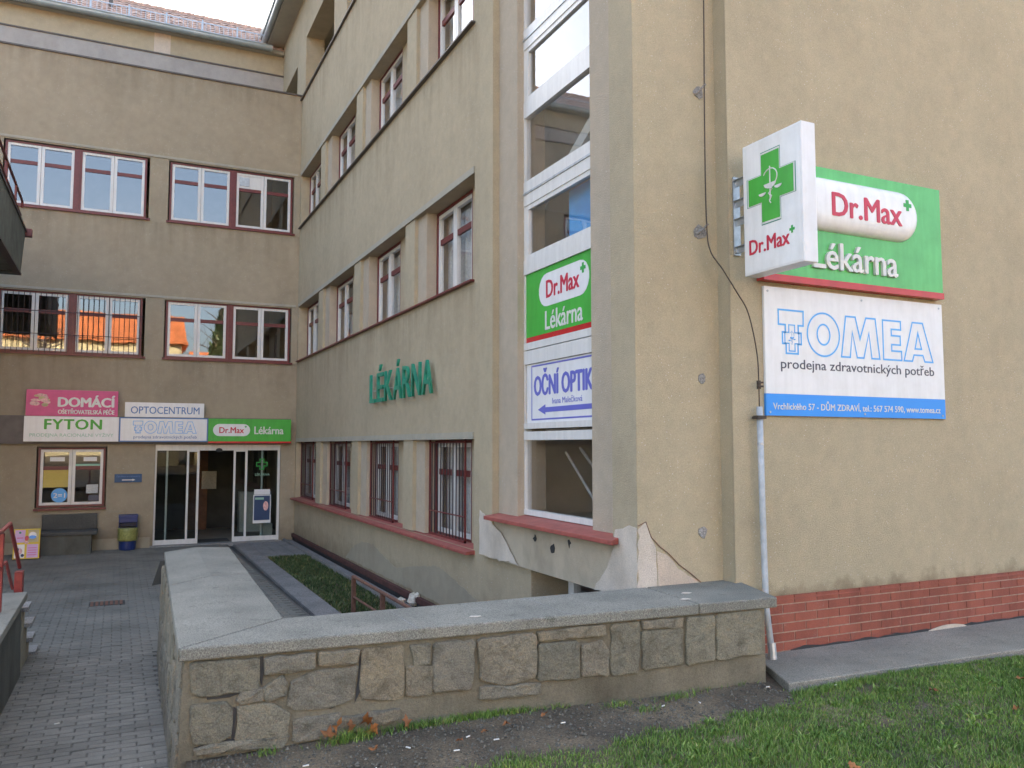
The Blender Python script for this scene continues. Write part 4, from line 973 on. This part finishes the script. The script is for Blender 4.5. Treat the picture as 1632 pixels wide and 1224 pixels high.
e = esign('green Dr.Max Lékárna sign over the right half of the entrance', 1.853, 3.71, 2.41, 2.93, M['green'])
obj('strip', MB().box(.0, -.03, -.045, 1.86, .06, -.001), M['redstrip'], e)
poly_print(pill(.10, .92, .12, .40), M['whitepaint'], e, -.016, .003, 'capsule')
lettering('Dr.Max', .24, .78, .19, .325, .003, M['redprint'], e, -.0195, .03)
poly_print(plus(.82, .34, .05, .05, .34), M['greenprint'], e, -.0195, .003, 'plus_mark')
lettering('Lékárna', 1.02, 1.68, .17, .345, .003, M['white'], e, -.0165, .03)
e = esign('narrow green and white sign just visible at the left edge above the path', -2.95, -2.28, 2.45, 2.99, M['whitepaint'], y=20.0)
obj('strip', MB().box(.55, -.02, .0, .665, -.0165, .54), M['palegreen'], e)
e = thing('small_sign', 'small dark blue plate with white arrow on the wall left of the door', 'sign', (-.05, 20.185, 1.50))
obj('board', MB().box(0, -.01, 0, .55, .01, .185), M['signblue'], e)
lettering('ČEKÁRNA A ORDINACE', .04, .51, .115, .155, .002, M['optblue'], e, -.0105)
poly_print([(.15, .045), (.36, .045), (.36, .03), (.42, .055), (.36, .08), (.36, .065), (.15, .065)], M['white'], e, -.0105, .002, 'arrow')
e = thing('door_poster', 'dark blue poster in a white holder standing inside the right door pane', 'poster', (2.91, 20.21, .49))
obj('holder', MB().box(0, 0, 0, .40, .02, .66), M['whitepaint'], e); obj('sheet', MB().box(.02, -.003, .07, .38, -.0005, .64), M['navy'], e)
obj('header', MB().box(.02, .0, .67, .38, .02, .79), M['whitepaint'], e)
poly_print(circle(.285, .40, .06, .11, 14), M['skin'], e, -.0032, .001, 'picture')
poly_print([(.04, .55), (.24, .55), (.24, .60), (.04, .60)], M['palegreen'], e, -.0032, .001, 'picture')

# ================================================================== STREET FURNITURE BY THE DOOR
bn = thing('litter_bin', 'dark blue litter bin with a yellow bag collar left of the door', 'bin', (.25, 19.95, .05))
def lathe(prof, n=20, sy=1):
    vs = [(r_ * math.cos(2 * PI * j / n), r_ * sy * math.sin(2 * PI * j / n), z_) for r_, z_ in prof for j in range(n)]
    k = len(prof); return MB().add(vs, [(i * n + j, i * n + (j + 1) % n, (i + 1) * n + (j + 1) % n, (i + 1) * n + j) for i in range(k - 1) for j in range(n)] + [tuple(range(n)), tuple((k - 1) * n + j for j in range(n))])
obj('body', lathe([(.155, 0), (.17, .03), (.185, .46)]), M['bin'], bn, smooth=False)
prof = [(.19, .20), (.20, .24), (.196, .3), (.205, .36), (.198, .42), (.205, .475), (.18, .48)]
bg_ = lathe(prof, 26); bg_.v = [(x * (1 + .03 * math.sin(9 * math.atan2(y, x) + z * 20)), y * (1 + .03 * math.sin(9 * math.atan2(y, x) + z * 20)), z) for x, y, z in bg_.v]
obj('bag', bg_, M['bag'], bn, smooth=True)
hood = MB().box(-.185, -.02, .46, -.165, .16, .74).box(.165, -.02, .46, .185, .16, .74).box(-.165, .14, .46, .165, .16, .74).box(-.19, -.17, .70, .19, .17, .76).box(-.185, -.16, .60, .185, -.14, .70)
obj('hood', hood, M['bin'], bn, bevel=.008)
obj('inside', MB().box(-.16, -.12, .48, .16, .135, .50), M['tar'], bn)
bc = thing('concrete_bench', 'dark weathered concrete bench under the ground floor window', 'bench', (-.9, 19.8, .05))
obj('seat', MB().box(-.52, -.30, .40, .56, .39, .47), M['benchm'], bc, bevel=.01)
obj('backrest', MB().box(-.50, .30, .475, .54, .38, .80), M['benchm'], bc, bevel=.01)
obj('block', MB().box(-.50, -.26, -.02, .46, .36, .399), M['mossy'], bc, bevel=.01)
ab = thing('advertising_stand', 'yellow and lilac advertising board standing left of the bench', 'sign', (-1.58, 19.0, .06), math.radians(-3))
def tilt(mb, a=.12): mb.v = [(x, y + z * a, z) for x, y, z in mb.v]; return mb
obj('board', tilt(MB().box(-.23, 0, .02, .23, .02, .60)), M['yellowp'], ab)
obj('rear_board', tilt(MB().box(-.23, .20, .0, .23, .215, .60), -.18), M['red'], ab)
for (x0, x1, z0, z1, m_) in ((-.205, -.03, .34, .58, 'lilac'), (.02, .205, .34, .58, 'cream'), (-.205, -.03, .04, .30, 'whitepaint'), (.01, .205, .04, .30, 'lilac')):
    obj('print', tilt(MB().box(x0, -.004, z0, x1, -.0005, z1)), M[m_], ab)
def tc(cx, cz, rx, rz, m_, dy=.0): obj('print', tilt(MB().prism(circle(cx, cz, rx, rz, 16), -.0045 - dy, -.0065 - dy, 'y')), M[m_], ab)
tc(.10, .47, .07, .07, 'whitepaint'); tc(.10, .44, .065, .035, 'bluestrip', .002); tc(-.12, .17, .055, .06, 'skin'); tc(-.15, .20, .025, .04, 'navy', .002); tc(-.06, .09, .03, .03, 'navy', .002); tc(0, .42, .035, .05, 'redprint', .002); tc(.0, .34, .04, .03, 'skin', .004); tc(-.12, .53, .022, .02, 'dkgreen')
for k in range(4): obj('print', tilt(MB().box(.03, -.0065, .09 + k * .045, .18, -.0045, .10 + k * .045)), M['pinksign'], ab)
obj('print', tilt(MB().box(-.17, -.0065, .42, -.06, -.0045, .435)), M['pinksign'], ab)
gt = struct('ground_drain', MB().box(-.30, 13.0, .05, .16, 13.35, path_z(13.2) + .004), M['dark'])
for k in range(7): obj('slat', MB().box(-.28 + k * .062, 13.02, .06, -.28 + k * .062 + .035, 13.33, path_z(13.2) + .012), M['rust'], gt)

# rusty guard rail round the basement pit
gr = thing('guard_rail', 'rusty tube guard rail in the sunken yard beside the facade', 'railing', (2.98, 10, .03))
def gp_(name, mb): return obj(name, mb, M['rust'], gr, world_space=True)
gp_('handrail', MB().tube([(2.94, 11.16, .545), (2.94, 8.2, .545), (2.94, 6.2, .545)], .022, 8))
gp_('middle_rail', MB().tube([(2.94, 11.14, .28), (2.94, 8.2, .28), (2.94, 6.2, .28)], .016, 8))
gp_('post', MB().box(2.915, 11.10, .03, 2.965, 11.16, .56)); gp_('post', MB().box(2.915, 9.75, .03, 2.965, 9.81, .54)); gp_('post', MB().box(2.915, 7.2, .03, 2.965, 7.26, .54))

ch = MB(); 
def lump(cx, cy, cz, r_, sx=1, sy=1, sz=1, n=7, k=5):
    vs = []; fs = []
    for i in range(k + 1):
        a = -PI / 2 + PI * i / k
        for j in range(n):
            q = r_ * RNG.uniform(.75, 1.2); vs.append((cx + sx * q * math.cos(a) * math.cos(2 * PI * j / n), cy + sy * q * math.cos(a) * math.sin(2 * PI * j / n), cz + sz * q * math.sin(a)))
    for i in range(k):
        for j in range(n): fs.append((i * n + j, i * n + (j + 1) % n, (i + 1) * n + (j + 1) % n, (i + 1) * n + j))
    return vs, fs
ch.add(*lump(3.80, 11.15, .17, .09)); ch.add(*lump(3.68, 11.35, .13, .05, 1.6)); ch.add(*lump(3.82, 11.05, .24, .04))
tag(obj('rubble_piece', ch, M['chunk']), 'pale lump of broken plaster lying on the ledge below the facade', 'rubble')

# lightning conductor wire and its protective pipe
cd = thing('lightning_conductor', 'dark wire sagging down the front corner into a pale pipe beside the signs', 'cable', (4.9, 5.3, .6))
def cp(name, mb, m, **k): return obj(name, mb, m, cd, world_space=True, **k)
import itertools
key = [(4.53, 5.5, 14), (4.50, 5.5, 9), (4.478, 5.5, 6.2), (4.468, 5.5, 5.42), (4.462, 5.5, 4.8), (4.468, 5.5, 4.19), (4.47, 5.46, 3.965), (4.55, 5.40, 3.80), (4.66, 5.36, 3.61), (4.755, 5.35, 3.47), (4.81, 5.34, 3.275), (4.85, 5.34, 3.065), (4.858, 5.34, 2.88), (4.859, 5.34, 2.63)]
def catmull(P, n=6):
    out = []; P = [P[0]] + P + [P[-1]]
    for i in range(1, len(P) - 2):
        p0, p1, p2, p3 = [np.array(q) for q in P[i - 1:i + 3]]
        for t in np.linspace(0, 1, n, endpoint=False): out.append(.5 * ((2 * p1) + (-p0 + p2) * t + (2 * p0 - 5 * p1 + 4 * p2 - p3) * t * t + (-p0 + 3 * p1 - 3 * p2 + p3) * t ** 3))
    out.append(np.array(P[-2])); return out
cw = catmull(key)
cp('wire', MB().tube(cw, .006, 6), M['wire'], smooth=True)
PX = 4.985
for zz in (5.42, 4.19): cp('holder', MB().tube([(4.43, 5.575, zz - .05), (4.445, 5.53, zz - .03), (4.48, 5.495, zz + .02)], [.016, .009, .011], 7), M['concrete'])
cp('insulator', MB().tube([(4.858, 5.34, 2.80), (4.858, 5.34, 2.87)], .018, 8).tube([(4.84, 5.33, 2.85), (4.895, 5.33, 2.855)], .009, 6).tube([(4.84, 5.33, 2.82), (4.895, 5.33, 2.822)], .009, 6), M['wire'])
cp('pipe', MB().tube([(4.860, 5.34, 2.65), (4.868, 5.34, 1.8), (4.874, 5.33, 1.0), (4.85, 5.24, .6)], .026, 12), M['pipe'], smooth=True)
cp('clamp', MB().box(4.815, 5.308, 2.545, 4.905, 5.37, 2.575).box(4.85, 5.37, 2.55, 4.87, 5.42, 2.57), M['wire'])
cp('clamp', MB().tube([(4.863, 5.34, 2.33), (4.863, 5.34, 2.35)], .029, 10), M['galv']); cp('foot', MB().tube([(4.848, 5.235, .58), (4.856, 5.257, .72)], [.036, .034], 10), M['galv'])

# ================================================================== GRASS, EARTH, LEAVES
def blades(name, pts, h, w, m, lean=.5, parent=None):
    n = len(pts); hh = h * RNG.uniform(.5, 1.25, n); ang = RNG.uniform(0, 2 * PI, n); la = RNG.uniform(0, 2 * PI, n); ll = RNG.uniform(0, lean, n) * hh
    dx, dy = np.cos(ang) * w / 2, np.sin(ang) * w / 2
    v = np.empty((n, 5, 3)); x, y, z = pts.T
    v[:, 0] = np.c_[x - dx, y - dy, z]; v[:, 1] = np.c_[x + dx, y + dy, z]
    mx, my = x + np.cos(la) * ll * .35, y + np.sin(la) * ll * .35
    v[:, 2] = np.c_[mx + dx * .8, my + dy * .8, z + hh * .6]; v[:, 3] = np.c_[mx - dx * .8, my - dy * .8, z + hh * .6]
    v[:, 4] = np.c_[x + np.cos(la) * ll, y + np.sin(la) * ll, z + hh * .95]
    b = np.arange(n)[:, None] * 5
    quads = b + np.array([0, 1, 2, 3]); tris = b + np.array([3, 2, 4])
    me = bpy.data.meshes.new(name); me.vertices.add(n * 5); me.vertices.foreach_set('co', v.ravel())
    me.loops.add(n * 7); me.loops.foreach_set('vertex_index', np.concatenate([quads.ravel(), tris.ravel()]).astype(np.int32))
    me.polygons.add(n * 2)
    me.polygons.foreach_set('loop_start', np.concatenate([np.arange(n) * 4, n * 4 + np.arange(n) * 3]).astype(np.int32))
    me.update(calc_edges=True); me.validate()
    at = me.attributes.new('tone', 'FLOAT', 'POINT'); t = np.repeat(RNG.uniform(0, 1, n), 5); at.data.foreach_set('value', t)
    me.materials.append(m)
    o = bpy.data.objects.new(name, me); C.objects.link(o)
    if parent: o.parent = parent
    return o
def sample(n, x0, x1, y0, y1): return np.c_[RNG.uniform(x0, x1, n), RNG.uniform(y0, y1, n)]
edge_x = [0.9, 1.43, 1.72, 1.86, 2.18, 2.46, 2.79, 3.17, 3.56, 4.01, 4.24, 4.38, 5.3, 6.9, 9.5]; edge_y = [4.2, 4.27, 4.19, 4.18, 4.2, 4.16, 4.19, 4.25, 4.3, 4.29, 4.44, 4.54, 4.55, 4.44, 4.36]
p = sample(230000, 1.0, 8.6, 1.7, 4.8)
wob = .05 * np.sin(p[:, 0] * 7) + .03 * np.sin(p[:, 0] * 19 + 1) + RNG.normal(size=len(p)) * .035
wob[p[:, 0] > 4.42] *= .35
p = p[p[:, 1] < np.interp(p[:, 0], edge_x, edge_y) + wob]
keep = (np.sin(p[:, 0] * 3.1 + 2 * np.sin(p[:, 1] * 2.3)) * np.sin(p[:, 1] * 4.3 + p[:, 0]) > -.93) | (RNG.random(len(p)) < .3); p = p[keep]
zz = np.array([height(a, b) for a, b in p]) - .004
tall = .030 + .010 * np.sin(p[:, 0] * 2.3) * np.sin(p[:, 1] * 3.7) + .012 * np.maximum(0, np.sin(p[:, 0] * 11 + 3 * np.sin(p[:, 1] * 6)) * np.sin(p[:, 1] * 13 + 2 * np.sin(p[:, 0] * 5)))
lawn = blades('lawn', np.c_[p, zz], tall, .0048, M['grass'], .9); lawn['kind'] = 'stuff'
# broad-leaved weeds mixed into the lawn
wd = []
for k in range(130):
    cx, cy = RNG.uniform(1.6, 7.5), RNG.uniform(2.2, 4.3)
    if cy < np.interp(cx, edge_x, edge_y): wd.append(RNG.normal(size=(26, 2)) * .022 + [cx, cy])
wd = np.concatenate(wd); o = blades('lawn_weeds', np.c_[wd, [height(a, b) for a, b in wd]], .035, .014, M['grass'], 1.5); o['kind'] = 'stuff'
# tufts along the wall foot
tuf = []
for (cx, cy, r_, n) in [(1.30, 4.70, .10, 260), (.82, 4.74, .04, 60), (2.05, 4.75, .2, 500), (2.35, 4.77, .16, 500), (1.7, 4.74, .12, 240), (2.7, 4.78, .10, 160), (3.1, 4.66, .07, 90), (3.55, 4.66, .09, 100), (3.9, 4.76, .14, 200), (4.2, 4.77, .1, 120), (3.2, 4.5, .05, 60)]:
    q = RNG.normal(size=(n, 2)) * [r_, .025] + [cx, cy]; q[:, 1] += .23 - .04 * (cx - 1); q = q[(q[:, 1] < fyw(q[:, 0]) - .01)]; tuf.append(q)
q = np.concatenate(tuf); z_ = np.array([height(a, b) for a, b in q]) - .003
o = blades('weeds', np.c_[q, z_], .045 + .03 * np.exp(-((q[:, 0] - 1.3) / .16) ** 2), .005, M['grass'], 1.2); o['kind'] = 'stuff'
q = sample(16000, 2.82, 3.60, 7.5, 17.45); q = q[(RNG.random(len(q)) < .9)]
o = blades('yard_grass', np.c_[q, np.full(len(q), .03)], .055, .012, M['yardgrass'], 1.0); o['kind'] = 'stuff'
# gravel and crumbs in the bare earth
gv = MB()
for k in range(4200):
    x = .42 + 3.9 * RNG.uniform(0, 1) ** 1.5; yl = np.interp(x, edge_x, edge_y) - .05; y = RNG.uniform(min(yl, 4.2 if x > 1.2 else 3.8), fyw(x) - .01)
    s = abs(RNG.normal()) * .0045 + .003; z = height(x, y) + s * .2
    a = RNG.uniform(0, PI); c_, s_ = math.cos(a) * s, math.sin(a) * s
    gv.add([(x + c_, y + s_, z), (x - s_, y + c_, z), (x - c_, y - s_, z), (x + s_, y - c_, z), (x, y, z + s * .9), (x, y, z - s)], [(0, 1, 4), (1, 2, 4), (2, 3, 4), (3, 0, 4), (1, 0, 5), (2, 1, 5), (3, 2, 5), (0, 3, 5)])
gvm = simple('gravel_crumbs', (.12, .108, .085), .9, .75, 40)
o = obj('gravel', gv, gvm); o['kind'] = 'stuff'
# leaves
def leaf_mesh(seed):
    r_ = np.random.default_rng(seed); n = 15; P = []
    for i in range(n):
        a = 2 * PI * i / n; l = (1.0 if i % 3 == 0 else .55) * r_.uniform(.8, 1.1); P.append((l * math.cos(a) * .8, l * math.sin(a), .22 * math.sin(a * 2 + seed) + .18 * r_.normal()))
    return MB().add([(0, 0, 0)] + P, [(0, 1 + i, 1 + (i + 1) % n) for i in range(n)]).mesh('fallen_leaf', M['leaf'], True)
LM = [leaf_mesh(i) for i in range(5)]
LV = [(1.17, 4.75, .63, .06, 1), (1.22, 4.74, .67, .065, 1), (1.31, 4.77, .65, .055, 1), (1.40, 4.75, .68, .065, 1), (1.43, 4.73, .63, .055, 1), (1.36, 4.66, .60, .035, 0), (1.64, 4.74, .645, .05, 1), (2.02, 4.62, .61, .03, 0), (2.2, 4.68, .61, .04, 0), (1.84, 4.55, .60, .03, 0), (2.5, 4.76, .62, .03, 0), (5.2, 4.05, .64, .05, 0), (6.0, 3.95, .64, .05, 0), (5.35, 3.55, .64, .04, 0), (3.6, 3.3, .62, .045, 0), (6.55, 5.12, .61, .06, 0), (6.9, 4.15, .64, .04, 0), (.22, 4.92, .44, .04, 0), (-.10, 5.55, .36, .04, 0)]
for i, (x, y, z, s, up) in enumerate(LV):
    if up: y += .21 - .04 * (x - 1)
    if x > 1 and not up: z = height(x, y) + .03
    o = bpy.data.objects.new('fallen_leaf', LM[i % 5]); C.objects.link(o); o.location = (x, y, z); o.scale = (s, s, s)
    o.rotation_euler = (RNG.uniform(.7, 1.4) if up else RNG.uniform(-.3, .3), RNG.uniform(-.3, .3), RNG.uniform(0, 6))
    if up: tag(o, 'curled brown leaf caught against the foot of the stone wall', 'leaf', 'brown leaves at the foot of the stone wall')
    elif x > 3.3 and y < 4.5: tag(o, 'dry brown leaf lying in the green lawn', 'leaf', 'leaves scattered on the lawn')
    elif x < .5: tag(o, ['brown leaf in the gutter where path meets stone wall', 'orange leaf lying flat on the grey path pavers'][i % 2], 'leaf')
    elif y > 5: tag(o, 'brown leaf on the pavement below the brick plinth', 'leaf')
    else: tag(o, 'small brown leaf on the bare earth before the stone wall', 'leaf', 'leaves on the bare earth strip')
bt = MB().tube([(-.018, 0, 0), (.018, 0, 0)], .0042, 6).mesh('cigarette_butt', M['butt'])
for (x, y, a) in [(.98, 4.66, .3), (1.30, 4.42, 1.0), (1.78, 4.45, .1), (1.92, 4.62, .6), (2.05, 4.50, .2), (2.55, 4.60, .3), (3.35, 4.66, .5), (3.62, 4.62, 1.2), (1.55, 4.62, 2.0), (4.28, 4.68, .2), (1.15, 4.50, 2.4), (4.75, 4.50, .4), (.80, 4.55, 1.3)]:
    o = bpy.data.objects.new('cigarette_butt', bt); C.objects.link(o); o.location = (x, y, height(x, y) + .012); o.rotation_euler = (0, .1, a)
    tag(o, 'white cigarette butt on the bare earth between wall and lawn', 'litter', 'cigarette butts on the bare earth')
for (x, y, a) in [(.05, 5.25, .3), (.12, 5.05, 1.2), (-.35, 7.2, .2), (.2, 5.7, 2)]:
    o = bpy.data.objects.new('cigarette_butt', bt); C.objects.link(o); o.location = (x, y, path_z(y) + .006); o.rotation_euler = (0, 0, a)
    tag(o, 'white cigarette butt on the grey path pavers', 'litter', 'cigarette butts on the path')

# ================================================================== ACROSS THE STREET (seen in the windows)
def house(name, label, x0, x1, y0, y1, zw, zr, nwin):
    h = thing(name, label, 'house', ((x0 + x1) / 2, (y0 + y1) / 2, .5))
    def hp(n_, mb, m_): return obj(n_, mb, m_, h, world_space=True)
    hp('wall', MB().box(x0, y0, 0, x1, y1, zw), M['cream'])
    ym = (y0 + y1) / 2; hp('roof', MB().prism([(y0 - .6, zw - .3), (y1 + .6, zw - .3), (ym, zr)], x0 - .4, x1 + .4, 'x'), M['orange_tile'])
    hp('chimney', MB().box(x0 + 3, ym + 1, zw, x0 + 3.8, ym + 1.8, zr + .8), M['brick'])
    for i in range(nwin):
        for z in (1.8, 4.8):
            xc = x0 + (x1 - x0) * (i + .5) / nwin; w = hp('window', MB().box(xc - .55, y1, z, xc + .55, y1 + .05, z + 1.5), M['white'])
            obj('pane', MB().box(xc - .45, y1 + .051, z + .1, xc + .45, y1 + .06, z + 1.4), M['pane'], w)
house('house', 'cream house with orange tiled roof across the street, mirrored in the windows', -27, 4.5, -42, -32, 10.8, 13.6, 10)
house('house', 'second cream house further right across the street behind the viewer', 6, 22, -46, -36, 6.5, 11.0, 5)
def tree(name, label, x, y, h, leafy):
    t = thing(name, label, 'tree', (x, y, .5)); mb = MB()
    mb.tube([(0, 0, -.2), (.1, 0, h * .35), (0, .1, h * .8), (0, 0, h)], [.28, .2, .1, .02], 8)
    ends = []
    for k in range(38):
        z = h * RNG.uniform(.25, .92); a = RNG.uniform(0, 2 * PI); l = (h - z) * .45 + h * .08
        p0 = Vector((0, 0, z)); p1 = p0 + Vector((math.cos(a) * l * .5, math.sin(a) * l * .5, l * .2)); p2 = p0 + Vector((math.cos(a) * l, math.sin(a) * l, l * .5)); mb.tube([p0, p1, p2], [.07, .045, .012], 5); ends += [p1, p2]
        for q in range(3):
            d = Vector(RNG.normal(size=3)) * l * .2; mb.tube([p1.lerp(p2, .5 * q / 2), p1.lerp(p2, .5 * q / 2) + d], [.02, .006], 4); ends.append(p1 + d)
    obj('trunk', mb, M['bark'], t)
    if leafy:
        n = 9000; cz = RNG.uniform(.12, 1, n) ** .9; rr = (1 - cz) * h * .26 + .25; a = RNG.uniform(0, 2 * PI, n); rad = rr * np.sqrt(RNG.uniform(.2, 1, n))
        pts = np.c_[rad * np.cos(a), rad * np.sin(a), cz * h]; obj_ = blades('crown', pts, .45, .16, M['yardgrass'], 1.4, t)
tree('conifer_tree', 'tall dark conifer across the street reflected in the windows', 7.2, -24, 13, True)
tree('bare_tree', 'bare autumn tree across the street reflected in the windows', -4.5, -20, 10, False)
tree('bare_tree', 'smaller bare tree standing before the cream house across the street', -11, -22, 9, False)
